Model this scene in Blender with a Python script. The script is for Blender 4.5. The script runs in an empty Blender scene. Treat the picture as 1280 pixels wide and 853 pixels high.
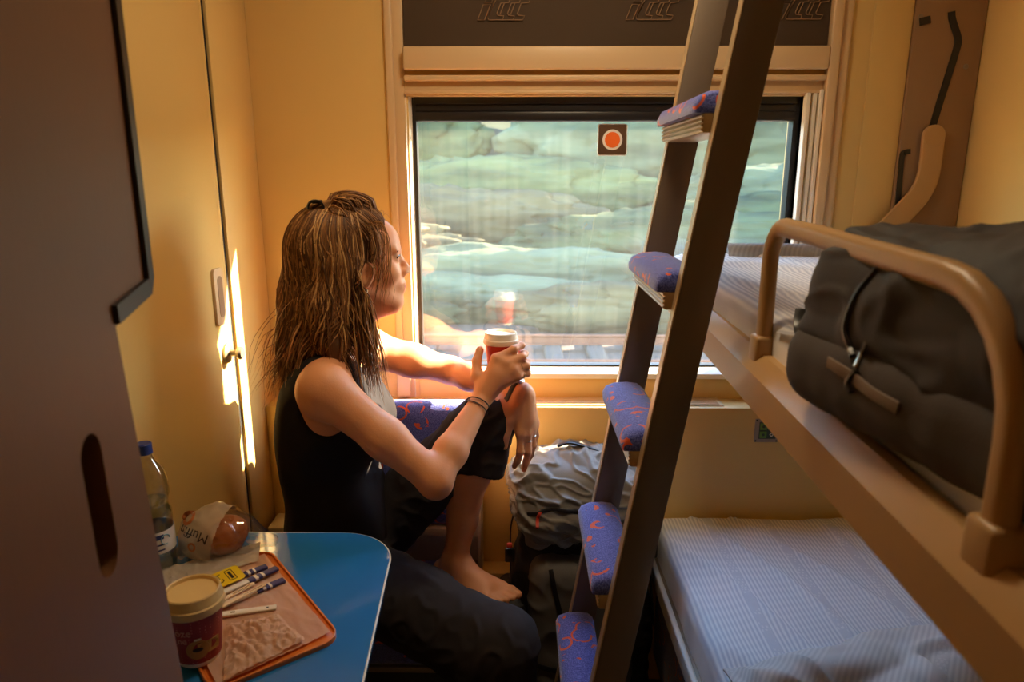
import bpy, bmesh, math, random
import numpy as np
from mathutils import Vector, Matrix, noise
PI = math.pi
R = math.radians
SC = bpy.context.scene
COL = SC.collection
rnd = random.Random(7)

# ------------------------------------------------------------------ colours
def lin(r, g, b):
    f = lambda c: (c/255/12.92) if c/255 <= .04045 else ((c/255+.055)/1.055)**2.4
    return (f(r), f(g), f(b), 1.0)

def mat(name, col, rough=.5, metal=0., bump=0., bscale=200., spec=.5, var=0., vscale=8., sheen=0., sub=0., coat=0., stretch=None):
    m = bpy.data.materials.new(name); m.use_nodes = True
    nt = m.node_tree; b = nt.nodes['Principled BSDF']
    b.inputs['Base Color'].default_value = col
    b.inputs['Roughness'].default_value = rough
    b.inputs['Metallic'].default_value = metal
    b.inputs['Specular IOR Level'].default_value = spec
    if sheen: b.inputs['Sheen Weight'].default_value = sheen
    if coat: b.inputs['Coat Weight'].default_value = coat
    if sub:
        b.inputs['Subsurface Weight'].default_value = sub
        b.inputs['Subsurface Radius'].default_value = (.012, .004, .002)
        b.inputs['Subsurface Scale'].default_value = 1.0
    tc = nt.nodes.new('ShaderNodeTexCoord'); mp = nt.nodes.new('ShaderNodeMapping')
    nt.links.new(tc.outputs['Object'], mp.inputs['Vector'])
    if stretch: mp.inputs['Scale'].default_value = stretch
    if var:
        n = nt.nodes.new('ShaderNodeTexNoise'); n.inputs['Scale'].default_value = vscale; n.inputs['Detail'].default_value = 4
        nt.links.new(mp.outputs[0], n.inputs['Vector'])
        mx = nt.nodes.new('ShaderNodeMix'); mx.data_type = 'RGBA'
        mx.inputs[6].default_value = tuple(c*(1-var) for c in col[:3]) + (1,)
        mx.inputs[7].default_value = tuple(min(1, c*(1+var)) for c in col[:3]) + (1,)
        nt.links.new(n.outputs['Fac'], mx.inputs[0]); nt.links.new(mx.outputs[2], b.inputs['Base Color'])
    if bump:
        n2 = nt.nodes.new('ShaderNodeTexNoise'); n2.inputs['Scale'].default_value = bscale; n2.inputs['Detail'].default_value = 3
        nt.links.new(mp.outputs[0], n2.inputs['Vector'])
        bp = nt.nodes.new('ShaderNodeBump'); bp.inputs['Strength'].default_value = bump; bp.inputs['Distance'].default_value = .002
        nt.links.new(n2.outputs['Fac'], bp.inputs['Height']); nt.links.new(bp.outputs[0], b.inputs['Normal'])
    return m

def nodes(m): return m.node_tree.nodes, m.node_tree.links, m.node_tree.nodes['Principled BSDF']

M = {}
M['wall'] = mat('cream_laminate', lin(224, 191, 122), .42, bump=.12, bscale=500)
M['wall2'] = mat('cream_laminate_door', lin(220, 186, 116), .4, bump=.12, bscale=500)
M['frame'] = mat('beige_plastic', lin(214, 184, 142), .38)
M['white'] = mat('white_enamel', lin(236, 228, 210), .4)
M['ceiling'] = mat('ceiling_paint', lin(226, 214, 190), .6)
M['floor'] = mat('floor_vinyl', lin(120, 100, 80), .5, bump=.2, bscale=150, var=.2, vscale=60)
M['gasket'] = mat('black_rubber', lin(34, 32, 34), .35)
M['gap'] = mat('dark_gap', lin(22, 18, 14), .8)
M['brown'] = mat('shade_brown_laminate', lin(112, 72, 40), .5, bump=.1, bscale=300, var=.08, vscale=5, stretch=(1, 1, .2))  # brown base carries the shade of an unlit cream door
M['panelbrown'] = mat('taupe_panel', lin(150, 118, 84), .55, var=.06, vscale=12, bump=.1, bscale=400)
M['tan'] = mat('tan_powder_coat', lin(188, 150, 100), .38, bump=.06, bscale=700)
M['alu'] = mat('bronze_aluminium', lin(122, 107, 92), .42, .3, bump=.04, bscale=900)
M['alue'] = mat('bare_aluminium', lin(200, 176, 138), .35, .35)
M['steel'] = mat('steel', lin(200, 196, 190), .25, 1.)
M['steeldark'] = mat('dull_metal_frame', lin(146, 132, 112), .4, .4)
M['bluetop'] = mat('blue_laminate', lin(40, 118, 186), .12, coat=.3, var=.05, vscale=20)
M['orange'] = mat('orange_plastic', lin(214, 116, 44), .35)
M['skin'] = mat('skin', lin(230, 162, 116), .5, bump=.12, bscale=320, sub=.12, var=.07, vscale=14)
M['lip'] = mat('lip', lin(188, 96, 84), .4)
M['eye'] = mat('eye_white', lin(226, 220, 212), .2)
M['iris'] = mat('iris', lin(70, 52, 38), .2)
M['brow'] = mat('brow_hair', lin(88, 58, 36), .7)
M['cloth'] = mat('black_jersey', lin(37, 33, 35), .85, bump=.25, bscale=900, spec=.15)
M['trous'] = mat('black_trouser_cloth', lin(50, 45, 46), .85, bump=.25, bscale=800, spec=.2)
M['black'] = mat('black_plastic', lin(24, 22, 23), .35)
M['leather'] = mat('dark_strap', lin(40, 28, 24), .55)
M['glassface'] = mat('watch_dial', lin(220, 218, 210), .12)
M['gold'] = mat('silver_ring', lin(222, 208, 186), .2, 1.)
M['cuplid'] = mat('white_cup_lid', lin(240, 232, 216), .38)
M['cuplid2'] = mat('cream_cup_lid', lin(226, 196, 138), .4)
M['kraft'] = mat('kraft_paper', lin(244, 206, 172), .7, bump=.25, bscale=120)
M['film'] = mat('white_glassine', lin(232, 220, 204), .35)
M['napkin'] = mat('crumpled_tissue', lin(246, 210, 178), .75, bump=.3, bscale=300)
M['yellow'] = mat('yellow_tag_paper', lin(240, 200, 20), .5)
M['ink'] = mat('dark_print', lin(44, 34, 26), .7)
M['bluepaper'] = mat('navy_paper', lin(46, 42, 100), .5)
M['whitepaper'] = mat('white_paper', lin(236, 224, 204), .6)
M['wood'] = mat('stirrer_wood', lin(236, 204, 162), .6, var=.1, vscale=30, stretch=(1, 8, 8))
M['letter'] = mat('faded_lettering', lin(206, 150, 130), .6)
M['muffin'] = mat('muffin_crust', lin(172, 98, 46), .6, bump=.6, bscale=90, var=.3, vscale=40)
M['paperwhite'] = mat('printed_white_film', lin(230, 218, 200), .35)
M['label'] = mat('bottle_label', lin(232, 232, 232), .45)
M['navy'] = mat('navy_plastic', lin(30, 52, 120), .4)
M['teal'] = mat('pale_blue_print', lin(120, 180, 205), .5)
M['stickbrown'] = mat('sticker_brown', lin(92, 66, 44), .5)
M['stickorange'] = mat('sticker_orange', lin(255, 120, 40), .5)
M['stickwhite'] = mat('sticker_white', lin(245, 240, 232), .5)
M['green'] = mat('switch_green', lin(92, 140, 52), .35)
M['greendark'] = mat('switch_dark_green', lin(34, 52, 40), .35)
M['greyframe'] = mat('switch_grey', lin(150, 136, 126), .45)
M['blind'] = mat('blind_cloth', lin(106, 86, 68), .8, bump=.3, bscale=1200)
M['logo'] = mat('blind_logo_thread', lin(150, 116, 82), .7)
M['bag'] = mat('black_nylon', lin(44, 38, 37), .65, bump=.35, bscale=700)
M['bag2'] = mat('charcoal_nylon', lin(66, 58, 54), .7, bump=.35, bscale=600)
M['bagtrim'] = mat('grey_piping', lin(128, 112, 98), .6)
M['packdark'] = mat('dark_pack_nylon', lin(46, 42, 40), .6, bump=.3, bscale=600)
M['packgrey'] = mat('grey_pack_nylon', lin(120, 114, 106), .45, bump=.35, bscale=500, sheen=.2)
M['packmid'] = mat('dark_grey_mesh', lin(106, 101, 95), .7, bump=.5, bscale=900)
M['red'] = mat('red_cord', lin(210, 66, 40), .55)
M['stone'] = mat('outside_ballast', lin(98, 86, 76), .9, var=.4, vscale=14, bump=.8, bscale=12)
M['rail'] = mat('rusty_rail', lin(140, 92, 70), .6, .3)
M['sleeper'] = mat('concrete_sleeper', lin(84, 76, 68), .85, var=.15)
M['bank'] = mat('grassy_bank', lin(56, 66, 44), .9, var=.4, vscale=2.5, stretch=(.4, 1, 2))
M['trunk'] = mat('bark', lin(92, 76, 60), .9, bump=.8, bscale=20)

def foliage(name, a, b):
    m = mat(name, lin(*a), .8)
    n, l, p = nodes(m)
    tc = n.new('ShaderNodeTexCoord'); mp = n.new('ShaderNodeMapping'); mp.inputs['Scale'].default_value = (.28, .8, 1.7)
    nz = n.new('ShaderNodeTexNoise'); nz.inputs['Scale'].default_value = 1.5; nz.inputs['Detail'].default_value = 4
    cr = n.new('ShaderNodeValToRGB'); cr.color_ramp.elements[0].position = .35; cr.color_ramp.elements[1].position = .68
    cr.color_ramp.elements[0].color = lin(*a); cr.color_ramp.elements[1].color = lin(*b)
    l.new(tc.outputs['Object'], mp.inputs[0]); l.new(mp.outputs[0], nz.inputs['Vector']); l.new(nz.outputs['Fac'], cr.inputs[0])
    l.new(cr.outputs[0], p.inputs['Base Color'])
    tr = n.new('ShaderNodeBsdfTranslucent'); l.new(cr.outputs[0], tr.inputs['Color'])
    mx = n.new('ShaderNodeMixShader'); mx.inputs[0].default_value = .1
    l.new(p.outputs[0], mx.inputs[1]); l.new(tr.outputs[0], mx.inputs[2])
    l.new(mx.outputs[0], n['Material Output'].inputs['Surface'])
    return m
M['leafa'] = foliage('dark_green_leaves', (40, 48, 30), (92, 100, 64))
M['leafb'] = foliage('mid_green_leaves', (56, 64, 38), (116, 122, 78))
M['leafc'] = foliage('olive_leaves', (62, 59, 40), (114, 105, 72))
M['leafd'] = foliage('grey_green_leaves', (62, 70, 50), (116, 122, 92))

# woven upholstery: blue with orange arcs and dashes
def upholstery():
    m = mat('blue_moquette', lin(72, 84, 186), .9, sheen=.4)
    n, l, p = nodes(m)
    tc = n.new('ShaderNodeTexCoord')
    geo = tc.outputs['Object']
    fine = n.new('ShaderNodeTexNoise'); fine.inputs['Scale'].default_value = 420; fine.inputs['Detail'].default_value = 2
    l.new(geo, fine.inputs['Vector'])
    cr = n.new('ShaderNodeValToRGB'); cr.color_ramp.elements[0].position = .35; cr.color_ramp.elements[1].position = .68
    cr.color_ramp.elements[0].color = lin(44, 54, 150); cr.color_ramp.elements[1].color = lin(112, 124, 214)
    l.new(fine.outputs['Fac'], cr.inputs[0])
    def ring(scale, r, w, keep, seed):
        mp = n.new('ShaderNodeMapping'); mp.inputs['Location'].default_value = (seed, seed*1.7, seed*.6)
        l.new(geo, mp.inputs[0])
        v = n.new('ShaderNodeTexVoronoi'); v.inputs['Scale'].default_value = scale; v.inputs['Randomness'].default_value = .9
        l.new(mp.outputs[0], v.inputs['Vector'])
        s = n.new('ShaderNodeMath'); s.operation = 'SUBTRACT'; s.inputs[1].default_value = r; l.new(v.outputs['Distance'], s.inputs[0])
        a = n.new('ShaderNodeMath'); a.operation = 'ABSOLUTE'; l.new(s.outputs[0], a.inputs[0])
        c = n.new('ShaderNodeMath'); c.operation = 'LESS_THAN'; c.inputs[1].default_value = w; l.new(a.outputs[0], c.inputs[0])
        nz = n.new('ShaderNodeTexNoise'); nz.inputs['Scale'].default_value = scale*1.3; l.new(mp.outputs[0], nz.inputs['Vector'])
        g = n.new('ShaderNodeMath'); g.operation = 'GREATER_THAN'; g.inputs[1].default_value = keep; l.new(nz.outputs['Fac'], g.inputs[0])
        mu = n.new('ShaderNodeMath'); mu.operation = 'MULTIPLY'; l.new(c.outputs[0], mu.inputs[0]); l.new(g.outputs[0], mu.inputs[1])
        return mu.outputs[0]
    r1 = ring(17, .42, .036, .5, 0.); r2 = ring(30, .0, .17, .56, 3.1)
    mxm = n.new('ShaderNodeMath'); mxm.operation = 'MAXIMUM'; l.new(r1, mxm.inputs[0]); l.new(r2, mxm.inputs[1])
    mx = n.new('ShaderNodeMix'); mx.data_type = 'RGBA'; l.new(mxm.outputs[0], mx.inputs[0]); l.new(cr.outputs[0], mx.inputs[6])
    mx.inputs[7].default_value = lin(226, 90, 40)
    l.new(mx.outputs[2], p.inputs['Base Color'])
    bp = n.new('ShaderNodeBump'); bp.inputs['Strength'].default_value = .5; bp.inputs['Distance'].default_value = .002
    l.new(fine.outputs['Fac'], bp.inputs['Height']); l.new(bp.outputs[0], p.inputs['Normal'])
    return m
M['moq'] = upholstery()

# woven satin-stripe sheet; stripes run along y, wider patterned bands every so often
def sheet(name, base, dark, ang=0.):
    m = mat(name, lin(*base), .7, sheen=.15)
    n, l, p = nodes(m)
    tc = n.new('ShaderNodeTexCoord'); mp = n.new('ShaderNodeMapping'); mp.inputs['Rotation'].default_value = (0, 0, ang)
    l.new(tc.outputs['Object'], mp.inputs[0])
    sx = n.new('ShaderNodeSeparateXYZ'); l.new(mp.outputs[0], sx.inputs[0])
    def mth(op, a, b=None):
        q = n.new('ShaderNodeMath'); q.operation = op
        if isinstance(a, (int, float)): q.inputs[0].default_value = a
        else: l.new(a, q.inputs[0])
        if b is not None:
            if isinstance(b, (int, float)): q.inputs[1].default_value = b
            else: l.new(b, q.inputs[1])
        return q.outputs[0]
    s = mth('SINE', mth('MULTIPLY', sx.outputs['X'], 2*PI/.0098))
    st = mth('ADD', mth('MULTIPLY', s, .5), .5)
    fr = mth('FRACT', mth('MULTIPLY', sx.outputs['X'], 1/.165))
    band = mth('LESS_THAN', mth('ABSOLUTE', mth('SUBTRACT', fr, .5)), .06)
    br = n.new('ShaderNodeTexBrick'); br.inputs['Scale'].default_value = 1; br.offset = .5
    br.inputs['Brick Width'].default_value = .009; br.inputs['Row Height'].default_value = .012; br.inputs['Mortar Size'].default_value = .0022
    br.inputs['Color1'].default_value = (1, 1, 1, 1); br.inputs['Color2'].default_value = (.75, .75, .75, 1); br.inputs['Mortar'].default_value = (0, 0, 0, 1)
    l.new(mp.outputs[0], br.inputs['Vector'])
    tx = n.new('ShaderNodeTexNoise'); tx.inputs['Scale'].default_value = 22; l.new(mp.outputs[0], tx.inputs['Vector'])
    gate = mth('GREATER_THAN', tx.outputs['Fac'], .5)
    pat = mth('MULTIPLY', br.outputs['Color'], gate)
    mixf = n.new('ShaderNodeMix'); mixf.data_type = 'FLOAT'
    l.new(band, mixf.inputs[0]); l.new(st, mixf.inputs[2]); l.new(mth('ADD', mth('MULTIPLY', pat, .55), .25), mixf.inputs[3])
    mx = n.new('ShaderNodeMix'); mx.data_type = 'RGBA'; l.new(mixf.outputs[0], mx.inputs[0])
    mx.inputs[6].default_value = lin(*dark); mx.inputs[7].default_value = lin(*base)
    l.new(mx.outputs[2], p.inputs['Base Color'])
    return m
M['sheet'] = sheet('striped_bed_sheet', (242, 242, 243), (200, 203, 212))
M['blanket'] = sheet('striped_duvet', (206, 200, 194), (184, 178, 174), R(35))

def pane():
    m = bpy.data.materials.new('dirty_glass'); m.use_nodes = True
    n, l = m.node_tree.nodes, m.node_tree.links; n.clear()
    out = n.new('ShaderNodeOutputMaterial')
    tr = n.new('ShaderNodeBsdfTransparent'); tr.inputs[0].default_value = (.95, .96, .95, 1)
    gl = n.new('ShaderNodeBsdfGlossy'); gl.inputs['Roughness'].default_value = .0; gl.inputs[0].default_value = (1, 1, 1, 1)
    lw = n.new('ShaderNodeLayerWeight'); lw.inputs['Blend'].default_value = .25
    mr = n.new('ShaderNodeMapRange'); mr.inputs['From Min'].default_value = 0; mr.inputs['From Max'].default_value = 1
    mr.inputs['To Min'].default_value = .085; mr.inputs['To Max'].default_value = .7
    pw = n.new('ShaderNodeMath'); pw.operation = 'POWER'; pw.inputs[1].default_value = 3
    l.new(lw.outputs['Facing'], pw.inputs[0]); l.new(pw.outputs[0], mr.inputs['Value'])
    m1 = n.new('ShaderNodeMixShader'); l.new(mr.outputs[0], m1.inputs[0]); l.new(tr.outputs[0], m1.inputs[1]); l.new(gl.outputs[0], m1.inputs[2])
    tc = n.new('ShaderNodeTexCoord'); mp = n.new('ShaderNodeMapping'); mp.inputs['Scale'].default_value = (60, 1, 2.2)
    l.new(tc.outputs['Object'], mp.inputs[0])
    nz = n.new('ShaderNodeTexNoise'); nz.inputs['Scale'].default_value = 1.; nz.inputs['Detail'].default_value = 4; l.new(mp.outputs[0], nz.inputs['Vector'])
    r1 = n.new('ShaderNodeMapRange'); r1.inputs['From Min'].default_value = .35; r1.inputs['From Max'].default_value = .8
    r1.inputs['To Min'].default_value = .012; r1.inputs['To Max'].default_value = .023; l.new(nz.outputs['Fac'], r1.inputs['Value'])
    vo = n.new('ShaderNodeTexVoronoi'); vo.inputs['Scale'].default_value = 34; l.new(tc.outputs['Object'], vo.inputs['Vector'])
    vl = n.new('ShaderNodeMath'); vl.operation = 'LESS_THAN'; vl.inputs[1].default_value = .055; l.new(vo.outputs['Distance'], vl.inputs[0])
    wn = n.new('ShaderNodeTexNoise'); wn.inputs['Scale'].default_value = 6; l.new(tc.outputs['Object'], wn.inputs['Vector'])
    wg = n.new('ShaderNodeMath'); wg.operation = 'GREATER_THAN'; wg.inputs[1].default_value = .52; l.new(wn.outputs['Fac'], wg.inputs[0])
    sp = n.new('ShaderNodeMath'); sp.operation = 'MULTIPLY'; l.new(vl.outputs[0], sp.inputs[0]); l.new(wg.outputs[0], sp.inputs[1])
    s2 = n.new('ShaderNodeMath'); s2.operation = 'MULTIPLY'; s2.inputs[1].default_value = .06; l.new(sp.outputs[0], s2.inputs[0])
    ad = n.new('ShaderNodeMath'); ad.operation = 'ADD'; l.new(r1.outputs[0], ad.inputs[0]); l.new(s2.outputs[0], ad.inputs[1])
    tl = n.new('ShaderNodeBsdfTranslucent'); tl.inputs[0].default_value = lin(226, 222, 208)
    m2 = n.new('ShaderNodeMixShader'); l.new(ad.outputs[0], m2.inputs[0]); l.new(m1.outputs[0], m2.inputs[1]); l.new(tl.outputs[0], m2.inputs[2])
    l.new(m2.outputs[0], out.inputs[0])
    return m
M['pane'] = pane()

def clearplastic(name, tint, gloss):
    m = bpy.data.materials.new(name); m.use_nodes = True
    n, l = m.node_tree.nodes, m.node_tree.links; n.clear()
    out = n.new('ShaderNodeOutputMaterial')
    tr = n.new('ShaderNodeBsdfTransparent'); tr.inputs[0].default_value = tint
    gl = n.new('ShaderNodeBsdfGlossy'); gl.inputs['Roughness'].default_value = .06
    lw = n.new('ShaderNodeLayerWeight'); lw.inputs['Blend'].default_value = .3
    pw = n.new('ShaderNodeMath'); pw.operation = 'MULTIPLY_ADD'; pw.inputs[1].default_value = gloss; pw.inputs[2].default_value = .06
    l.new(lw.outputs['Facing'], pw.inputs[0])
    mx = n.new('ShaderNodeMixShader'); l.new(pw.outputs[0], mx.inputs[0]); l.new(tr.outputs[0], mx.inputs[1]); l.new(gl.outputs[0], mx.inputs[2])
    l.new(mx.outputs[0], out.inputs[0])
    return m
M['bottle'] = clearplastic('clear_bottle_plastic', (.86, .88, .88, 1), .6)
M['water'] = clearplastic('water', (.80, .86, .86, 1), .3)
M['cello'] = clearplastic('clear_wrapper', (.93, .91, .88, 1), .5)

def cupred():
    m = mat('red_dotted_sleeve', lin(150, 36, 30), .45)
    n, l, p = nodes(m)
    tc = n.new('ShaderNodeTexCoord'); v = n.new('ShaderNodeTexVoronoi'); v.inputs['Scale'].default_value = 190; v.inputs['Randomness'].default_value = .15
    l.new(tc.outputs['Object'], v.inputs['Vector'])
    lt = n.new('ShaderNodeMath'); lt.operation = 'LESS_THAN'; lt.inputs[1].default_value = .2; l.new(v.outputs['Distance'], lt.inputs[0])
    mx = n.new('ShaderNodeMix'); mx.data_type = 'RGBA'; l.new(lt.outputs[0], mx.inputs[0])
    mx.inputs[6].default_value = lin(150, 34, 28); mx.inputs[7].default_value = lin(206, 112, 92)
    l.new(mx.outputs[2], p.inputs['Base Color'])
    return m
M['cupred'] = cupred()
M['cupred2'] = mat('red_sleeve_ripple', lin(206, 62, 34), .5, bump=.5, bscale=400)

def hairmat():
    m = mat('brown_hair', lin(110, 72, 42), .42)
    n, l, p = nodes(m)
    at = n.new('ShaderNodeAttribute'); at.attribute_name = 'tone'
    l.new(at.outputs['Color'], p.inputs['Base Color'])
    tr = n.new('ShaderNodeBsdfTranslucent'); l.new(at.outputs['Color'], tr.inputs['Color'])
    mx = n.new('ShaderNodeMixShader'); mx.inputs[0].default_value = .28
    l.new(p.outputs[0], mx.inputs[1]); l.new(tr.outputs[0], mx.inputs[2]); l.new(mx.outputs[0], n['Material Output'].inputs['Surface'])
    return m
M['hair'] = hairmat()

# ------------------------------------------------------------------ object helpers
LOC = {}
def wl(o):
    v = Vector((0, 0, 0))
    while o is not None:
        v += Vector(LOC.get(o, (0, 0, 0))); o = o.parent
    return v
def props(o, label=None, cat=None, group=None, kind=None):
    if label: o['label'] = label
    if cat: o['category'] = cat
    if group: o['group'] = group
    if kind: o['kind'] = kind
    return o
def thing(name, loc, label, cat, group=None, kind=None):
    o = bpy.data.objects.new(name, None); COL.objects.link(o); o.empty_display_size = .05
    o.location = loc; LOC[o] = tuple(loc)
    return props(o, label, cat, group, kind)
def obj(name, bm, m, parent=None, smooth=True, angle=35, loc=None, label=None, cat=None, group=None, kind=None):
    """links a world-coordinate bmesh (or (verts, faces)) as one mesh object"""
    me = bpy.data.meshes.new(name)
    if isinstance(bm, tuple):
        me.from_pydata([tuple(v) for v in bm[0]], [], [tuple(f) for f in bm[1]])
    else:
        bm.normal_update(); bm.to_mesh(me); bm.free()
    for mm in (m if isinstance(m, list) else [m]): me.materials.append(mm)
    if smooth:
        me.polygons.foreach_set('use_smooth', [True]*len(me.polygons))
        if angle and angle < 180: me.set_sharp_from_angle(angle=R(angle))
    o = bpy.data.objects.new(name, me); COL.objects.link(o)
    if parent is not None:
        o.parent = parent; off = wl(parent); LOC[o] = (0, 0, 0)
    else:
        if loc is None:
            n = len(me.vertices); a = np.empty(n*3, 'f'); me.vertices.foreach_get('co', a); a = a.reshape(-1, 3)
            lo, hi = a.min(0), a.max(0); loc = ((lo[0]+hi[0])/2, (lo[1]+hi[1])/2, lo[2])
        off = Vector(loc); o.location = off; LOC[o] = tuple(off)
    me.transform(Matrix.Translation(-off))
    me.update()
    return props(o, label, cat, group, kind)
def struct(name, bm, m, **k): return obj(name, bm, m, kind='structure', loc=(0, 0, 0), **k)
def B(): return bmesh.new()

def box(bm, lo, hi, bev=0., seg=2, mtx=None):
    lo, hi = Vector(lo), Vector(hi)
    r = bmesh.ops.create_cube(bm, size=1.)
    vs = r['verts']
    for v in vs:
        v.co = Vector((lo[i] + (v.co[i]+.5)*(hi[i]-lo[i]) for i in range(3)))
    if bev > 0:
        es = list({e for v in vs for e in v.link_edges})
        q = bmesh.ops.bevel(bm, geom=es, offset=bev, segments=seg, affect='EDGES', profile=.5, clamp_overlap=True)
        vs = list({v for v in q['verts']} | {v for v in vs if v.is_valid})
    if mtx is not None:
        for v in vs: v.co = mtx @ v.co
    return vs

def frames(pts, up=None):
    P = [Vector(p) for p in pts]; out = []
    n = None
    for i, p in enumerate(P):
        t = (P[min(i+1, len(P)-1)] - P[max(i-1, 0)]).normalized()
        if n is None:
            a = Vector(up) if up is not None else (Vector((0, 0, 1)) if abs(t.z) < .9 else Vector((1, 0, 0)))
            n = (a - t*a.dot(t)).normalized()
        else:
            n = (n - t*n.dot(t)).normalized()
        out.append((p, t, n, t.cross(n)))
    return out
def smoothpath(pts, n=8):
    """Catmull-Rom through points"""
    P = [Vector(p) for p in pts]; P = [P[0]*2-P[1]] + P + [P[-1]*2-P[-2]]; out = []
    for i in range(1, len(P)-2):
        a, b, c, d = P[i-1], P[i], P[i+1], P[i+2]
        for k in range(n):
            t = k/n
            out.append(.5*((2*b)+(c-a)*t+(2*a-5*b+4*c-d)*t*t+(3*b-a-3*c+d)*t**3))
    out.append(P[-2]); return out
def sweep(bm, pts, prof, up=None, cap=True, scale=None, closed=False):
    """sweep profile [(a,b)] (a along n, b along binormal)"""
    fr = frames(pts, up); rings = []
    for i, (p, t, n, b) in enumerate(fr):
        s = scale[i] if scale is not None else 1.
        rings.append([bm.verts.new(p + n*(a*s) + b*(c*s)) for a, c in prof])
    k = len(prof); L = len(rings)
    for i in range(L if closed else L-1):
        q = rings[(i+1) % L]
        for j in range(k):
            bm.faces.new((rings[i][j], rings[i][(j+1) % k], q[(j+1) % k], q[j]))
    if cap and not closed:
        bm.faces.new(rings[0][::-1]); bm.faces.new(rings[-1])
    return rings
def circ(r, n=10, r2=None): return [(r*math.cos(2*PI*i/n), (r2 or r)*math.sin(2*PI*i/n)) for i in range(n)]
def rrect(w, h, r, n=4):
    o = []
    for cx, cy, a0 in ((w/2-r, h/2-r, 0), (-w/2+r, h/2-r, 90), (-w/2+r, -h/2+r, 180), (w/2-r, -h/2+r, 270)):
        for k in range(n+1):
            a = R(a0+90*k/n); o.append((cx+r*math.cos(a), cy+r*math.sin(a)))
    return o
def tube(bm, pts, r, n=8, up=None): return sweep(bm, pts, circ(r, n), up)
def rtube(bm, pts, radii, n=8):
    return sweep(bm, pts, circ(1., n), scale=radii)
def lathe(bm, prof, c, n=32, axis=None, cap=False):
    c = Vector(c); mt = Matrix.Identity(3)
    if axis is not None: mt = Vector((0, 0, 1)).rotation_difference(Vector(axis).normalized()).to_matrix()
    rings = []
    for r, z in prof:
        rings.append([bm.verts.new(c + mt @ Vector((max(r, 1e-5)*math.cos(2*PI*i/n), max(r, 1e-5)*math.sin(2*PI*i/n), z))) for i in range(n)])
    for a, b in zip(rings, rings[1:]):
        for i in range(n): bm.faces.new((a[i], a[(i+1) % n], b[(i+1) % n], b[i]))
    if cap: bm.faces.new(rings[0][::-1]); bm.faces.new(rings[-1])
def prism(bm, poly, z0, z1, bev=0., fn=None, seg=2):
    """extrude a polygon (u,v) between z0 and z1; fn maps (u,v,z)->world"""
    fn = fn or (lambda u, v, z: (u, v, z))
    lo = [bm.verts.new((u, v, z0)) for u, v in poly]; hi = [bm.verts.new((u, v, z1)) for u, v in poly]
    k = len(poly); f0 = bm.faces.new(lo[::-1]); f1 = bm.faces.new(hi)
    for i in range(k): bm.faces.new((lo[i], lo[(i+1) % k], hi[(i+1) % k], hi[i]))
    vs = lo+hi
    if bev > 0:
        es = list(f1.edges)
        q = bmesh.ops.bevel(bm, geom=es, offset=bev, segments=seg, affect='EDGES', profile=.5)
        vs = list({v for v in vs if v.is_valid} | set(q['verts']))
    for v in vs: v.co = Vector(fn(*v.co))
    return vs
def grid(bm, fn, nu, nv):
    vs = [[bm.verts.new(fn(i/nu, j/nv)) for j in range(nv+1)] for i in range(nu+1)]
    for i in range(nu):
        for j in range(nv): bm.faces.new((vs[i][j], vs[i+1][j], vs[i+1][j+1], vs[i][j+1]))
    return vs
def text(name, s, size, m, parent, mtx, bend=None, ext=.0002):
    cu = bpy.data.curves.new(name, 'FONT'); cu.body = s; cu.size = size; cu.extrude = ext; cu.align_x = 'CENTER'; cu.align_y = 'CENTER'
    tmp = bpy.data.objects.new(name, cu); COL.objects.link(tmp)
    dg = bpy.context.evaluated_depsgraph_get()
    me = bpy.data.meshes.new_from_object(tmp.evaluated_get(dg)); bpy.data.objects.remove(tmp)
    bm = bmesh.new(); bm.from_mesh(me)
    for v in bm.verts: v.co = (bend(v.co) if bend else mtx @ v.co)
    return obj(name, bm, m, parent, smooth=False)

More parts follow.
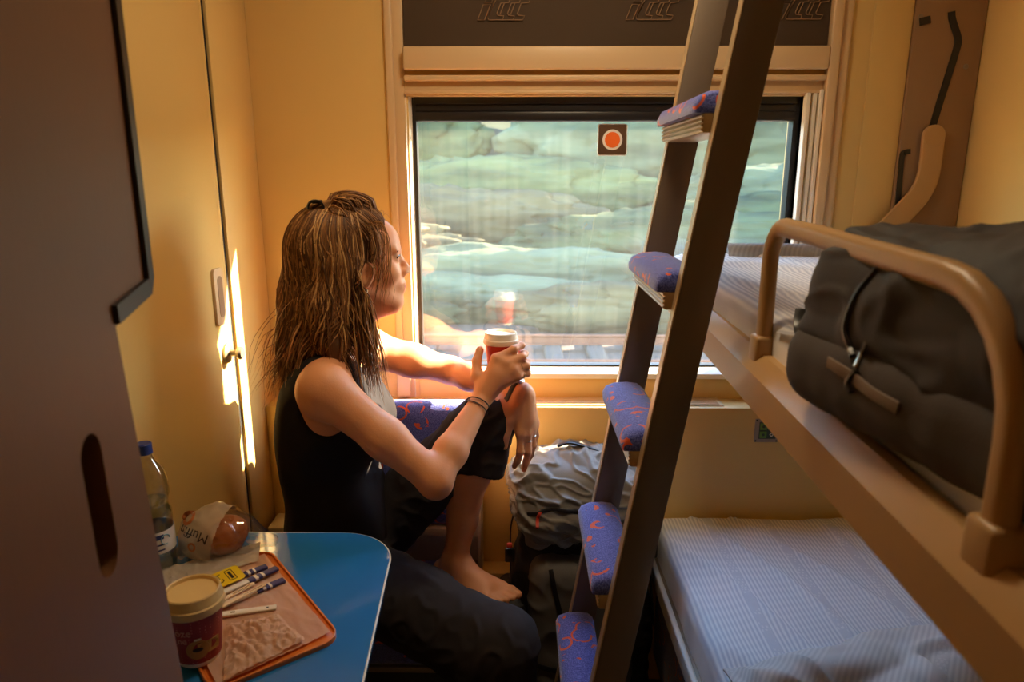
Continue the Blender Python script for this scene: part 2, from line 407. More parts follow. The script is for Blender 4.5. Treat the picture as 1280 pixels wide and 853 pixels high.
# ------------------------------------------------------------------ signed-distance modelling
class SDF:
    def __init__(s, lo, hi, h):
        s.lo = np.array(lo, 'f'); s.h = h
        s.n = [int(math.ceil((hi[i]-lo[i])/h))+1 for i in range(3)]
        s.f = np.full(s.n, 1., 'f')
    def blk(s, lo, hi):
        a = [max(0, int((lo[i]-s.lo[i])/s.h)) for i in range(3)]
        b = [min(s.n[i], int((hi[i]-s.lo[i])/s.h)+2) for i in range(3)]
        if any(b[i] <= a[i] for i in range(3)): return None, None
        sl = tuple(slice(a[i], b[i]) for i in range(3))
        g = [(s.lo[i] + s.h*np.arange(a[i], b[i], dtype='f')) for i in range(3)]
        return sl, (g[0][:, None, None], g[1][None, :, None], g[2][None, None, :])
    def put(s, sl, d, k, sub=False):
        f = s.f[sl]
        if sub: f, d = -f, d
        if k > 0:
            h = np.maximum(k-np.abs(f-d), 0)/k
            r = np.minimum(f, d)-h*h*k*.25
        else: r = np.minimum(f, d)
        s.f[sl] = -r if sub else r
    def cone(s, a, b, ra, rb=None, k=.02, sub=False, clip=None, sq=None):
        rb = ra if rb is None else rb
        a, b = np.array(a, 'f'), np.array(b, 'f'); m = max(ra, rb)+k+.03
        sl, g = s.blk(np.minimum(a, b)-m, np.maximum(a, b)+m)
        if sl is None: return
        ab = b-a; L = float((ab*ab).sum()) + 1e-12
        p = [g[i]-a[i] for i in range(3)]
        t = np.clip((p[0]*ab[0]+p[1]*ab[1]+p[2]*ab[2])/L, 0, 1)
        d = np.sqrt(sum((p[i]-t*ab[i])**2 for i in range(3))) - (ra+(rb-ra)*t)
        if clip is not None:
            for c in (clip if isinstance(clip, list) else [clip]):
                q, nn = np.array(c[0], 'f'), np.array(c[1], 'f'); nn = nn/np.linalg.norm(nn)
                d = np.maximum(d, sum((g[i]-q[i])*nn[i] for i in range(3)))
        s.put(sl, d, k, sub)
    def chain(s, pts, rad, k=.02, **kw):
        for i in range(len(pts)-1): s.cone(pts[i], pts[i+1], rad[i], rad[i+1], k, **kw)
    def ell(s, c, r, k=.02, ax=None, sub=False):
        c = np.array(c, 'f'); r = np.array(r, 'f'); m = float(r.max())+k+.03
        sl, g = s.blk(c-m, c+m)
        if sl is None: return
        ax = np.eye(3, dtype='f') if ax is None else np.array(ax, 'f')
        p = [g[i]-c[i] for i in range(3)]
        q = [p[0]*ax[j][0]+p[1]*ax[j][1]+p[2]*ax[j][2] for j in range(3)]
        k0 = np.sqrt(sum((q[j]/r[j])**2 for j in range(3))); k1 = np.sqrt(sum((q[j]/r[j]**2)**2 for j in range(3)))
        d = k0*(k0-1)/np.maximum(k1, 1e-6)
        s.put(sl, d, k, sub)
    def rbox(s, c, hf, r, k=.02, ax=None, sub=False):
        c = np.array(c, 'f'); hf = np.array(hf, 'f'); m = float(np.linalg.norm(hf))+k+.03
        sl, g = s.blk(c-m, c+m)
        if sl is None: return
        ax = np.eye(3, dtype='f') if ax is None else np.array(ax, 'f')
        p = [g[i]-c[i] for i in range(3)]
        q = [np.abs(p[0]*ax[j][0]+p[1]*ax[j][1]+p[2]*ax[j][2])-(hf[j]-r) for j in range(3)]
        d = np.sqrt(sum(np.maximum(q[j], 0)**2 for j in range(3))) + np.minimum(np.maximum(np.maximum(q[0], q[1]), q[2]), 0) - r
        s.put(sl, d, k, sub)
    def half(s, p, n, k=0.):
        n = np.array(n, 'f'); n = n/np.linalg.norm(n)
        g = [(s.lo[i]+s.h*np.arange(s.n[i], dtype='f')) for i in range(3)]
        d = (g[0][:, None, None]-p[0])*n[0]+(g[1][None, :, None]-p[1])*n[1]+(g[2][None, None, :]-p[2])*n[2]
        s.f = np.maximum(s.f, d)
    def mesh(s):
        f = s.f; ins = f < 0
        n = f.shape
        cs = [(i, j, k) for i in (0, 1) for j in (0, 1) for k in (0, 1)]
        sub = lambda A, c: A[c[0]:n[0]-1+c[0], c[1]:n[1]-1+c[1], c[2]:n[2]-1+c[2]]
        anyv = np.zeros([q-1 for q in n], bool); allv = np.ones([q-1 for q in n], bool)
        for c in cs:
            q = sub(ins, c); anyv |= q; allv &= q
        mix = anyv & ~allv
        idx = np.argwhere(mix); N = len(idx)
        vid = np.full(mix.shape, -1, np.int32); vid[mix] = np.arange(N)
        val = {c: f[idx[:, 0]+c[0], idx[:, 1]+c[1], idx[:, 2]+c[2]] for c in cs}
        acc = np.zeros((N, 3), 'f'); cnt = np.zeros(N, 'f')
        for a in cs:
            for ax in range(3):
                if a[ax] == 0:
                    b = list(a); b[ax] = 1; b = tuple(b)
                    va, vb = val[a], val[b]; cr = (va < 0) != (vb < 0)
                    t = np.where(cr, va/np.where(cr, va-vb, 1), 0)
                    for q in range(3):
                        acc[:, q] += np.where(cr, a[q]+(t if q == ax else 0), 0)
                    cnt += cr
        V = s.lo + s.h*(idx + acc/cnt[:, None])
        F = []
        for ax in range(3):
            A = ins; sl0 = [slice(1, n[i]-1) for i in range(3)]; sl1 = list(sl0)
            sl0[ax] = slice(0, n[ax]-1); sl1[ax] = slice(1, n[ax])
            a0, a1 = A[tuple(sl0)], A[tuple(sl1)]
            o1, o2 = (ax+1) % 3, (ax+2) % 3
            for flip in (False, True):
                e = np.argwhere((a0 & ~a1) if not flip else (~a0 & a1))
                off = np.ones(3, int); off[ax] = 0; e = e+off
                def vv(d1, d2):
                    q = e.copy(); q[:, o1] -= d1; q[:, o2] -= d2
                    return vid[q[:, 0], q[:, 1], q[:, 2]]
                qd = np.stack([vv(1, 1), vv(0, 1), vv(0, 0), vv(1, 0)], 1)
                F.append(qd[:, ::-1] if flip else qd)
        F = np.concatenate(F)
        return V.astype('f'), F
def smooth_mesh(V, F, it=2, lam=.5):
    N = len(V)
    e = np.concatenate([F[:, [0, 1]], F[:, [1, 2]], F[:, [2, 3]], F[:, [3, 0]]]); e = np.concatenate([e, e[:, ::-1]])
    deg = np.bincount(e[:, 0], minlength=N).astype('f')
    for _ in range(it):
        S = np.stack([np.bincount(e[:, 0], weights=V[e[:, 1], q], minlength=N) for q in range(3)], 1)
        V = V + lam*((S/deg[:, None])-V)
    return V
def vnormals(V, F):
    nn = np.cross(V[F[:, 2]]-V[F[:, 0]], V[F[:, 3]]-V[F[:, 1]])
    out = np.zeros_like(V)
    for q in range(4):
        for c in range(3): out[:, c] += np.bincount(F[:, q], weights=nn[:, c], minlength=len(V))
    return out/np.maximum(np.linalg.norm(out, axis=1), 1e-9)[:, None]
def wrinkle(V, F, fn):
    n = vnormals(V, F); d = np.array([fn(Vector(v)) for v in V.tolist()])
    return V + n*d[:, None]

M['paperwhite'] = clearplastic('printed_white_film', (.9, .86, .8, 1), .3)
_n, _l = M['paperwhite'].node_tree.nodes, M['paperwhite'].node_tree.links
_o = [q for q in _n if q.type == 'OUTPUT_MATERIAL'][0]; _s = _o.inputs[0].links[0].from_socket
_d = _n.new('ShaderNodeBsdfDiffuse'); _d.inputs[0].default_value = lin(226, 206, 180); _m = _n.new('ShaderNodeMixShader'); _m.inputs[0].default_value = .45
_l.new(_s, _m.inputs[1]); _l.new(_d.outputs[0], _m.inputs[2]); _l.new(_m.outputs[0], _o.inputs[0])
SUN, SKY, LAMP, EXPO = 58., 2.0, 32., .25
# ================================================================== THE COMPARTMENT
XL, XR, YB, ZC = -.71, 1.18, -.75, 2.3
WY = 1.93
# floor, ceiling, back wall
bm = B(); box(bm, (XL-.1, YB-.1, -.06), (XR+.1, 2.03, 0)); struct('floor', bm, M['floor'], smooth=False)
bm = B(); box(bm, (XL-.1, YB-.1, ZC), (XR+.1, 2.03, ZC+.06)); struct('ceiling', bm, M['ceiling'], smooth=False)
bm = B(); box(bm, (XL-.1, YB-.1, 0), (XR+.1, YB, ZC)); struct('wall_back', bm, M['wall'], smooth=False)
bm = B(); box(bm, (XL-.08, YB, 0), (XL-.008, 2.03, ZC)); struct('wall_left', bm, M['wall'], smooth=False)
bm = B(); box(bm, (XR, YB, 0), (XR+.08, 2.03, ZC)); struct('wall_right', bm, M['wall'], smooth=False)
# left wall cladding: corner panel, metal seam strip, and the connecting door leaf
bm = B(); box(bm, (XL-.009, 1.692, 0), (XL, 1.93, ZC), .002); struct('trim_1', bm, M['wall'])
bm = B(); box(bm, (XL-.009, 1.660, 0), (XL-.0025, 1.673, ZC), .001); struct('trim_2', bm, M['wall2'])
bm = B(); box(bm, (XL-.0085, 1.650, 0), (XL-.0070, 1.697, ZC)); struct('trim_3', bm, M['gap'], smooth=False)
door = thing('door_1', (XL, .9, 0), None, None, kind='structure')
bm = B(); box(bm, (XL-.009, .1, .01), (XL+.001, 1.655, ZC-.01), .003); obj('leaf', bm, M['wall2'], door)
# recessed pull and turn knob on the door
bm = B()
fnL = lambda u, v, z: (XL+z, u, v)
prism(bm, [(1.605+a, 1.225+b) for a, b in rrect(.052, .135, .012)], .001, .008, .002, fnL)
obj('pull_plate', bm, M['frame'], door)
bm = B(); prism(bm, [(1.607+a, 1.225+b) for a, b in rrect(.026, .098, .0125)], .0082, .0088, 0, fnL)
obj('pull_recess', bm, M['panelbrown'], door)
bm = B(); lathe(bm, [(.0, .0), (.023, .0), (.024, .006), (.02, .009), (.008, .010), (.007, .026), (.014, .028), (.016, .034), (.013, .040), (0, .041)], (XL+.001, 1.622, 1.085), 28, (1, 0, 0))
obj('turn_knob', bm, M['steeldark'], door)

# window wall with opening x -.297...739, z .955..1.705
x0, x1, z0, z1 = -.297, .742, .952, 1.706
bm = B()
box(bm, (XL, WY, .84), (x0, 2.03, ZC)); box(bm, (x1, WY, .84), (XR, 2.03, ZC))
box(bm, (x0, WY, z1), (x1, 2.03, ZC)); box(bm, (x0, WY, .84), (x1, 2.03, z0))
box(bm, (XL, WY+.02, 0), (XR, 2.03, .84))
struct('wall_window', bm, M['wall'], smooth=False)
bm = B(); box(bm, (XL, 1.84, .0), (XR, WY+.02, .876), .004); struct('trim_4', bm, M['wall'])       # heater casing / ledge
bm = B(); box(bm, (XL, 1.775, .0), (.38, 1.842, .40), .004); struct('baseboard_window', bm, M['wall'])

win = thing('window_1', (.22, 1.96, .84), None, None, kind='structure')
# left and right jamb mouldings (rounded, stepped)
def jamb(xa, xb, y, zlo, zhi, bev, bm): box(bm, (xa, y, zlo), (xb, WY+.001, zhi), bev, 3)
bm = B(); jamb(-.352, -.331, 1.918, .876, ZC, .005, bm); jamb(-.333, -.303, 1.924, .876, ZC, .003, bm); obj('left_moulding', bm, M['frame'], win)
bm = B(); jamb(.788, .815, 1.900, .876, ZC, .005, bm); jamb(.815, .846, 1.914, .876, ZC, .010, bm); obj('right_moulding', bm, M['frame'], win)
bm = B(); box(bm, (.90, 1.922, .876), (1.0, WY+.002, ZC), .006); obj('side_panel', bm, M['wall2'], win)
# header: stepped mouldings under the blind
bm = B()
box(bm, (-.303, 1.921, 1.770), (.788, WY+.002, 1.790), .002)
box(bm, (-.303, 1.906, 1.742), (.788, WY+.002, 1.756), .004, 3)
box(bm, (-.303, 1.924, 1.706), (.788, WY+.002, 1.744), .002)
box(bm, (-.303, 1.914, 1.711), (.788, WY+.002, 1.718), .002)
obj('header_moulding', bm, M['frame'], win)
# inner frame
bm = B()
prism(bm, [(-.3035, 1.925), (-.288, 1.953), (-.288, 1.98), (-.3035, 1.98)], .876, 1.712); box(bm, (.742, 1.910, .876), (.754, 1.975, 1.712), .003)
box(bm, (.762, 1.915, .876), (.772, WY+.002, 1.712), .002); box(bm, (.776, 1.908, .876), (.786, WY+.002, 1.72), .003)
prism(bm, [(1.985, .965), (1.953, .9645), (1.920, .950), (1.9185, .946), (1.9185, .936), (1.985, .936)][::-1], -.2885, .742, 0, lambda u, v, z: (z, u, v))
bmesh.ops.recalc_face_normals(bm, faces=bm.faces[:])
obj('inner_frame', bm, M['white'], win)
bm = B(); box(bm, (-.289, 1.924, .874), (.742, WY+.003, .937), .003); obj('sill_face', bm, M['wall'], win)
bm = B(); box(bm, (-.352, 1.905, .885), (-.312, 1.925, .975), .005); obj('guide_cap', bm, M['frame'], win)
# black seal, with stepped head
bm = B()
box(bm, (-.291, 1.950, .955), (-.280, 1.985, 1.715)); box(bm, (.728, 1.950, .955), (.744, 1.985, 1.715))
box(bm, (-.285, 1.945, 1.688), (.735, 1.985, 1.71), .003); box(bm, (-.285, 1.951, 1.667), (.735, 1.985, 1.690), .006, 3); box(bm, (-.285, 1.948, 1.645), (.735, 1.985, 1.669), .003)
box(bm, (-.285, 1.952, .958), (.735, 1.985, .968))
obj('rubber_seal', bm, M['gasket'], win)
bm = B(); box(bm, (-.282, 1.962, .966), (.73, 1.967, 1.648)); obj('pane', bm, M['pane'], win, smooth=False)
# heater outlet grille on the ledge
gr = thing('ventilation_grille', (.12, 1.885, .876), 'long slotted air grille set into the ledge under the window', 'grille')
bm = B(); box(bm, (-.28, 1.853, .876), (.56, 1.862, .879), .001); box(bm, (-.28, 1.918, .876), (.56, 1.924, .879), .001)
box(bm, (-.29, 1.853, .876), (-.28, 1.924, .879), .001); box(bm, (.56, 1.853, .876), (.57, 1.924, .879), .001); obj('grille_frame', bm, M['frame'], gr)
for i in range(5):
    bm = B(); box(bm, (-.28, 1.866+i*.0105, .8765), (.56, 1.872+i*.0105, .8795), .001); obj('slat', bm, M['frame'], gr)

# emergency sticker on the glass
st = thing('window_sticker', (.248, 1.961, 1.56), 'square brown sticker with white ring and orange disc on the window glass', 'sticker')
fW = lambda y: (lambda u, v, z: (u, y-z, v))
bm = B(); prism(bm, [(.249+a, 1.597+b) for a, b in rrect(.080, .083, .006)], 0, .0004, 0, fW(1.9615)); obj('white_border', bm, M['stickwhite'], st)
bm = B(); prism(bm, [(.249+a, 1.597+b) for a, b in rrect(.075, .078, .004)], 0, .0004, 0, fW(1.9610)); obj('backing', bm, M['stickbrown'], st)
bm = B(); prism(bm, [(.249+a, 1.597+b) for a, b in circ(.027, 32)], 0, .0004, 0, fW(1.9605)); obj('ring', bm, M['stickwhite'], st)
bm = B(); prism(bm, [(.249+a, 1.597+b) for a, b in circ(.0205, 32)], 0, .0004, 0, fW(1.9600)); obj('disc', bm, M['stickorange'], st)

# roller blind drawn down a little, with bottom bar and logo outlines
bl = thing('roller_blind', (.24, 1.915, 1.775), 'dark brown roller blind with pale bottom bar above the window', 'blind')
bm = B()
grid(bm, lambda u, v: (-.301+u*1.087, 1.9205+.002*math.sin(v*3), 1.815+v*.47), 30, 10)
bmesh.ops.solidify(bm, geom=bm.faces[:], thickness=.002); obj('blind_cloth', bm, M['blind'], bl)
bm = B(); box(bm, (-.302, 1.896, 1.768), (.787, 1.925, 1.824), .005, 3); obj('bottom_bar', bm, M['frame'], bl)
bm = B(); tube(bm, [(-.3, 1.935, 2.27), (.78, 1.935, 2.27)], .027, 16); obj('roller_tube', bm, M['frame'], bl)
def logo(cx):
    k = .0001425; bm = B()
    def ln(pts, r=.0012):
        P = [(cx+(a-620)*k, 1.9175, 1.9135+(150-b)*k) for a, b in pts]
        tube(bm, P, r, 5, (0, 1, 0))
    ln([(145, 318), (265, 318), (375, 65), (245, 65), (145, 318), (265, 318)])
    ln([(270, 32), (395, 32), (430, -55), (305, -55), (270, 32), (395, 32)])
    ln([(430, 60), (325, 270), (332, 300), (350, 318), (950, 318), (985, 250), (870, 240), (855, 212), (925, 42), (1060, 32), (1110, -70), (570, -70), (520, -55), (480, -20), (430, 60), (325, 270)])
    for dx in (0, 190):
        ln([(590+dx, 318), (612+dx, 252), (505+dx, 240), (490+dx, 205), (560+dx, 42), (700+dx, 32), (745+dx, -70)])
        ln([(545+dx, 225), (620+dx, 45)])
    obj('logo', bm, M['logo'], bl)
for cx in (-.042, .336, .715): logo(cx)

# switch panel under the ledge
sw = thing('switch_panel', (.688, 1.838, .777), 'small grey plate with green buttons on the wall below the window ledge', 'switch')
fS = fW(1.840)
bm = B(); prism(bm, [(.688+a, .811+b) for a, b in rrect(.066, .068, .003)], 0, .004, .001, fS); obj('plate', bm, M['greyframe'], sw)
bm = B(); prism(bm, [(.690+a, .812+b) for a, b in rrect(.047, .049, .001)], .004, .0046, 0, fS); obj('button_field', bm, M['greendark'], sw)
for dx, dz, mm in ((-.0115, .0115, 'green'), (.0115, .0115, 'green'), (-.0115, -.0125, 'green')):
    bm = B(); prism(bm, [(.690+dx+a, .812+dz+b) for a, b in rrect(.019, .019, .001)], .0046, .0058, .0004, fS); obj('button', bm, M[mm], sw)
    bm = B(); prism(bm, [(.690+dx+a, .812+dz+b) for a, b in rrect(.008, .008, .003)], .0058, .006, 0, fS); obj('pictogram', bm, M['greendark'], sw)
bm = B(); lathe(bm, [(.003, 0), (.0052, 0), (.0052, .0012), (.003, .0012)], (.7015, 1.8352, .800), 16, (0, -1, 0)); obj('lamp_symbol', bm, M['white'], sw)
for dx, dz in ((-.029, .03), (-.029, -.03), (.029, -.03), (.029, .03)):
    bm = B(); lathe(bm, [(0, 0), (.0026, 0), (.0022, .001), (0, .0012)], (.688+dx, 1.836, .811+dz), 12, (0, -1, 0)); obj('screw', bm, M['gap'], sw)

# mounting panel with guide slots, right of the window
mp_ = thing('mounting_panel', (1.085, 1.92, .9), 'taupe metal wall panel with dark guide slots beside the right wall', 'panel')
bm = B(); box(bm, (1.0, 1.914, .876), (1.178, WY+.002, ZC), .003); obj('plate', bm, M['panelbrown'], mp_)
def slot(pts, w):
    bm = B(); sweep(bm, smoothpath([(a, 1.9125, b) for a, b in pts], 6), [(w/2, -.002), (w/2, .002), (-w/2, .002), (-w/2, -.002)], (1, 0, 0))
    obj('guide_slot', bm, M['gasket'], mp_)
slot([(1.087, 1.905), (1.092, 1.885), (1.112, 1.842), (1.112, 1.815), (1.098, 1.74), (1.083, 1.66), (1.072, 1.59)], .017)
slot([(1.028, 1.565), (1.014, 1.562), (1.008, 1.545), (1.012, 1.43), (1.012, 1.30)], .013)
slot([(1.01, 1.881), (1.036, 1.887)], .018)
for a, b in ((1.012, 1.894), (1.143, 1.775)):
    bm = B(); lathe(bm, [(0, 0), (.007, 0), (.006, .002), (.002, .0025), (0, .001)], (a, 1.914, b), 14, (0, -1, 0)); obj('screw', bm, M['steeldark'], mp_)

# ================================================================== NEAR LEFT: WARDROBE DOOR standing ajar
d12 = Vector((-.2079, .9781, 0)); n12 = Vector((.9781, .2079, 0)); o12 = Vector((-.405, .75, 0))
def dp(s, z, t): p = o12 + d12*s + n12*t; return (p.x, p.y, z)
wd = thing('wardrobe_door', dp(-.3, 0, 0), 'hinged locker door, its shade painted brown, standing ajar at the left foreground', 'door')
lowtop, lowbot = -.115, -.045
outer = [(-.62, .04), (lowbot+.05, .04), (lowbot-.008, .93), (lowtop+.0, 1.362), (-.03, 1.374), (-.008, 1.377), (0, 1.385), (0, 2.16), (-.62, 2.16)]
bm = B()
sc, zc = -.206, 1.222
# leaf with a real finger slot cut through its face: two prisms around a hole ring
hole = [(sc + a + (b)*-.06, zc + b) for a, b in rrect(.044, .135, .0218, 8)]
lo = [bm.verts.new(dp(u, v, 0)) for u, v in outer]; lh = [bm.verts.new(dp(u, v, 0)) for u, v in hole]
eds = [bm.edges.new((lo[i], lo[(i+1) % len(lo)])) for i in range(len(lo))] + [bm.edges.new((lh[i], lh[(i+1) % len(lh)])) for i in range(len(lh))]
bmesh.ops.triangle_fill(bm, use_beauty=True, use_dissolve=False, edges=eds)
kept = [f for f in bm.faces]
ex = bmesh.ops.extrude_face_region(bm, geom=kept)
for v in [g for g in ex['geom'] if isinstance(g, bmesh.types.BMVert)]: v.co -= n12*.028
bmesh.ops.recalc_face_normals(bm, faces=bm.faces[:])
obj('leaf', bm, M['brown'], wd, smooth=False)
bm = B(); prism(bm, [(sc+a*1.06+b*-.06, zc+b*1.03) for a, b in rrect(.044, .135, .0218, 8)], -.024, -.018, 0, lambda u, v, z: dp(u, v, z)); obj('finger_slot', bm, M['gap'], wd)
bm = B(); sweep(bm, [dp(-.006, 2.16, .001), dp(-.006, 1.393, .001), dp(-.012, 1.385, .001), dp(-.118, 1.374, .001)], [(-.009, -.004), (.009, -.004), (.009, .004), (-.009, .004)], tuple(n12.cross(Vector((0, 0, 1)))))
obj('edge_seal', bm, M['gasket'], wd)
bm = B(); tube(bm, [dp(-.615, .2, -.014), dp(-.615, 2.1, -.014)], .01, 10); obj('hinge_pin', bm, M['steeldark'], wd)

# ================================================================== CORNER SEAT by the window
se = thing('corner_seat', (-.4, 1.6, 0), 'blue and orange moquette bench seat in the corner left of the window', 'seat')
bm = B(); box(bm, (XL+.012, 1.455, .335), (-.112, 1.772, .455), .03, 4); obj('cushion', bm, M['moq'], se)
bm = B(); box(bm, (-.50, 1.752, .552), (-.12, 1.838, .908), .034, 5); obj('backrest', bm, M['moq'], se)
bm = B(); box(bm, (XL+.012, 1.748, .528), (-.112, 1.838, .553), .004); box(bm, (XL+.012, 1.776, .44), (-.112, 1.838, .53)); obj('back_rail', bm, M['white'], se)
bm = B(); box(bm, (-.116, 1.745, .40), (-.104, 1.838, .885), .004); obj('side_frame', bm, M['white'], se)
bm = B(); box(bm, (XL+.012, 1.50, .0), (-.13, 1.772, .325), .006); obj('seat_box', bm, M['gasket'], se)
bm = B(); box(bm, (XL+.012, 1.46, .322), (-.112, 1.774, .338), .004); obj('seat_pan', bm, M['steeldark'], se)

# ================================================================== TABLE
tb = thing('folding_table', (-.48, 1.0, 0), 'glossy blue wall table holding cups and snacks at lower left', 'table')
def tpoly(g=0.):
    P = [(XL+.003, .72), (-.222-g, .72), (-.2255-g, .80)]
    cx, cy, r = -.365, 1.195, .115-g
    for k in range(0, 15):
        a = R(-3+93*k/14); P.append((cx+r*math.cos(a), cy+r*math.sin(a)))
    P.append((XL+.003, 1.312-g)); return P
bm = B(); prism(bm, tpoly(), .755, .78, .004, seg=3); obj('tabletop', bm, M['bluetop'], tb)
bm = B(); Pt = [(u, v, .7775) for u, v in tpoly(-.0012)[1:]]; sweep(bm, Pt, circ(.0021, 6)); obj('edge_highlight', bm, M['white'], tb)  # white line paints the gloss highlight along the table's bevelled edge
bm = B(); box(bm, (XL+.003, .76, .69), (XL+.03, 1.27, .756), .003); obj('wall_bracket', bm, M['steeldark'], tb)
bm = B(); sweep(bm, [(XL+.02, 1.02, .30), (-.36, 1.02, .756)], rrect(.03, .02, .004)); obj('stay', bm, M['steeldark'], tb)

# ================================================================== LADDER
ld = thing('ladder', (.12, 1.3, 0), 'leaning bunk ladder with dark metal stiles and blue padded rungs', 'ladder')
sl = .163
def lx(z): return .072+sl*z
ct = math.cos(math.atan(sl)); sn = math.sin(math.atan(sl))
for y in (1.115, 1.455):
    bm = B(); box(bm, (-.029, -.0125, 0), (.029, .0125, 2.22), .0025, 2, Matrix.Translation((lx(0), y, .012)) @ Matrix.Rotation(math.atan(sl), 4, 'Y'))
    so = obj('stile', bm, M['alu'], ld)
    bm = B(); box(bm, (-.0315, -.012, .02), (-.0285, .012, 2.21), .001, 1, Matrix.Translation((lx(0), y, .012)) @ Matrix.Rotation(math.atan(sl), 4, 'Y')); obj('edge_profile', bm, M['alue'], so)
    bm = B(); box(bm, (-.033, -.016, 0), (.033, .016, .03), .004, 2, Matrix.Translation((lx(0), y, .0)) @ Matrix.Rotation(math.atan(sl)*0, 4, 'Y')); obj('rubber_foot', bm, M['gasket'], so)
    for z in (.62, .98, 1.40):
        bm = B(); lathe(bm, [(0, 0), (.004, 0), (.0035, .0025), (0, .003)], (lx(z)-.0315, y+.002, z), 10, (-1, 0, 0)); obj('bolt', bm, M['steel'], so)
for i, z in enumerate((.20, .48, .76, 1.04, 1.318, 1.598)):
    cx = lx(z)-.018
    bm = B()
    box(bm, (cx-.032, 1.129, z-.032), (cx+.034, 1.441, z-.002), .003)
    for q in range(4): box(bm, (cx-.0345, 1.130, z-.029+q*.007), (cx-.031, 1.440, z-.025+q*.007), .001, 1)
    rg = obj('rung', bm, M['alue'], ld)
    bm = B()
    prof = [(-.046, .0), (-.047, .012), (-.040, .026), (-.022, .034), (.006, .036), (.028, .033), (.040, .022), (.042, .0)]
    rings = []
    ys = [1.1295, 1.134, 1.150, 1.20, 1.285, 1.37, 1.42, 1.436, 1.4405]; kk = [.80, .93, 1, 1, 1, 1, 1, .93, .80]
    for y, s in zip(ys, kk): rings.append([bm.verts.new((cx+a*(.55+.45*s), y, z-.002+b*s)) for a, b in prof])
    for a, b in zip(rings, rings[1:]):
        for j in range(len(prof)): bm.faces.new((a[j], b[j], b[(j+1) % len(prof)], a[(j+1) % len(prof)]))
    bm.faces.new(rings[0]); bm.faces.new(rings[-1][::-1])
    bmesh.ops.recalc_face_normals(bm, faces=bm.faces[:])
    pd = obj('pad', bm, M['moq'], rg, angle=60)

# ================================================================== MIDDLE BUNK
def bx(y): return .3125+.0275*(y-.0)          # beam face runs very slightly askew
def bz(y): return (1.23+.025*(y-.4)/1.1)
mb = thing('upper_bunk', (.75, .9, 1.15), 'tan metal upper bunk with raised guard rail over the lower berth', 'bunk')
ya, yb = -.25, 1.76
bm = B()
prof = [(.0, -.068), (-.006, -.062), (-.006, -.012), (.002, 0), (.014, .012), (.028, .012), (.034, .002), (.034, -.068)]
rings = []
for y in np.linspace(ya, yb, 14): rings.append([bm.verts.new((bx(y)+.006+a, y, bz(y)+b-.012)) for a, b in prof])
for a, b in zip(rings, rings[1:]):
    for j in range(len(prof)): bm.faces.new((a[j], b[j], b[(j+1) % len(prof)], a[(j+1) % len(prof)]))
bm.faces.new(rings[0]); bm.faces.new(rings[-1][::-1]); bmesh.ops.recalc_face_normals(bm, faces=bm.faces[:])
obj('front_beam', bm, M['tan'], mb, angle=25)
bm = B()
def zdk(y): return bz(y)-.05
vs = box(bm, (0, ya, -.03), (1, yb-.004, -.015))
for v in vs: v.co = Vector((bx(v.co.y)+.042+v.co.x*(XR-.006-bx(v.co.y)-.042), v.co.y, zdk(v.co.y)+v.co.z))
obj('deck', bm, M['tan'], mb, smooth=False)
bm = B(); vs = box(bm, (bx(yb)+.042, yb-.03, bz(yb)-.075), (XR-.008, yb, bz(yb)-.02), .004); obj('end_beam', bm, M['tan'], mb)
# guard rail
pts = []
gx = lambda y: bx(y)+.024
za = 1.432
ctrl = [(1.018, 1.235), (1.018, 1.37)]
for k in range(7): a = R(90*k/6); ctrl.append((1.018-.055*(1-math.cos(a)), 1.377+.055*math.sin(a)))
ctrl += [(.85, 1.43), (.70, 1.425), (.572, 1.421)]
for k in range(7): a = R(90*k/6); ctrl.append((.572-.105*math.sin(a), 1.316+.105*math.cos(a)))
ctrl += [(.466, 1.24), (.464, 1.215)]
bm = B(); sweep(bm, [(gx(y), y, z) for y, z in ctrl], rrect(.021, .026, .0095, 4), (1, 0, 0)); gr_ = obj('guard_rail', bm, M['tan'], mb, angle=50)
for y in (1.018, .465):
    bm = B(); box(bm, (gx(y)-.016, y-.018, bz(y)-.03), (gx(y)+.016, y+.018, bz(y)+.026), .006, 3); obj('rail_socket', bm, M['tan'], mb)
# hockey-stick support arm at the window end
bm = B()
arm = smoothpath([(1.076, 1.90, 1.603), (1.077, 1.90, 1.55), (1.076, 1.90, 1.505), (1.066, 1.899, 1.468), (1.04, 1.897, 1.428), (.955, 1.89, 1.335), (.86, 1.875, 1.24)], 6)
sweep(bm, arm, rrect(.012, .058, .004, 3), (0, 1, 0))
lathe(bm, [(0, -.0068), (.027, -.0068), (.0285, -.005), (.0285, .005), (0, .0055)], (1.076, 1.90, 1.603), 24, (0, 1, 0))
obj('support_arm', bm, M['tan'], mb, angle=50)
bm = B(); box(bm, (.80, yb-.01, 1.215), (.90, 1.885, 1.25), .006); obj('arm_bracket', bm, M['tan'], mb)

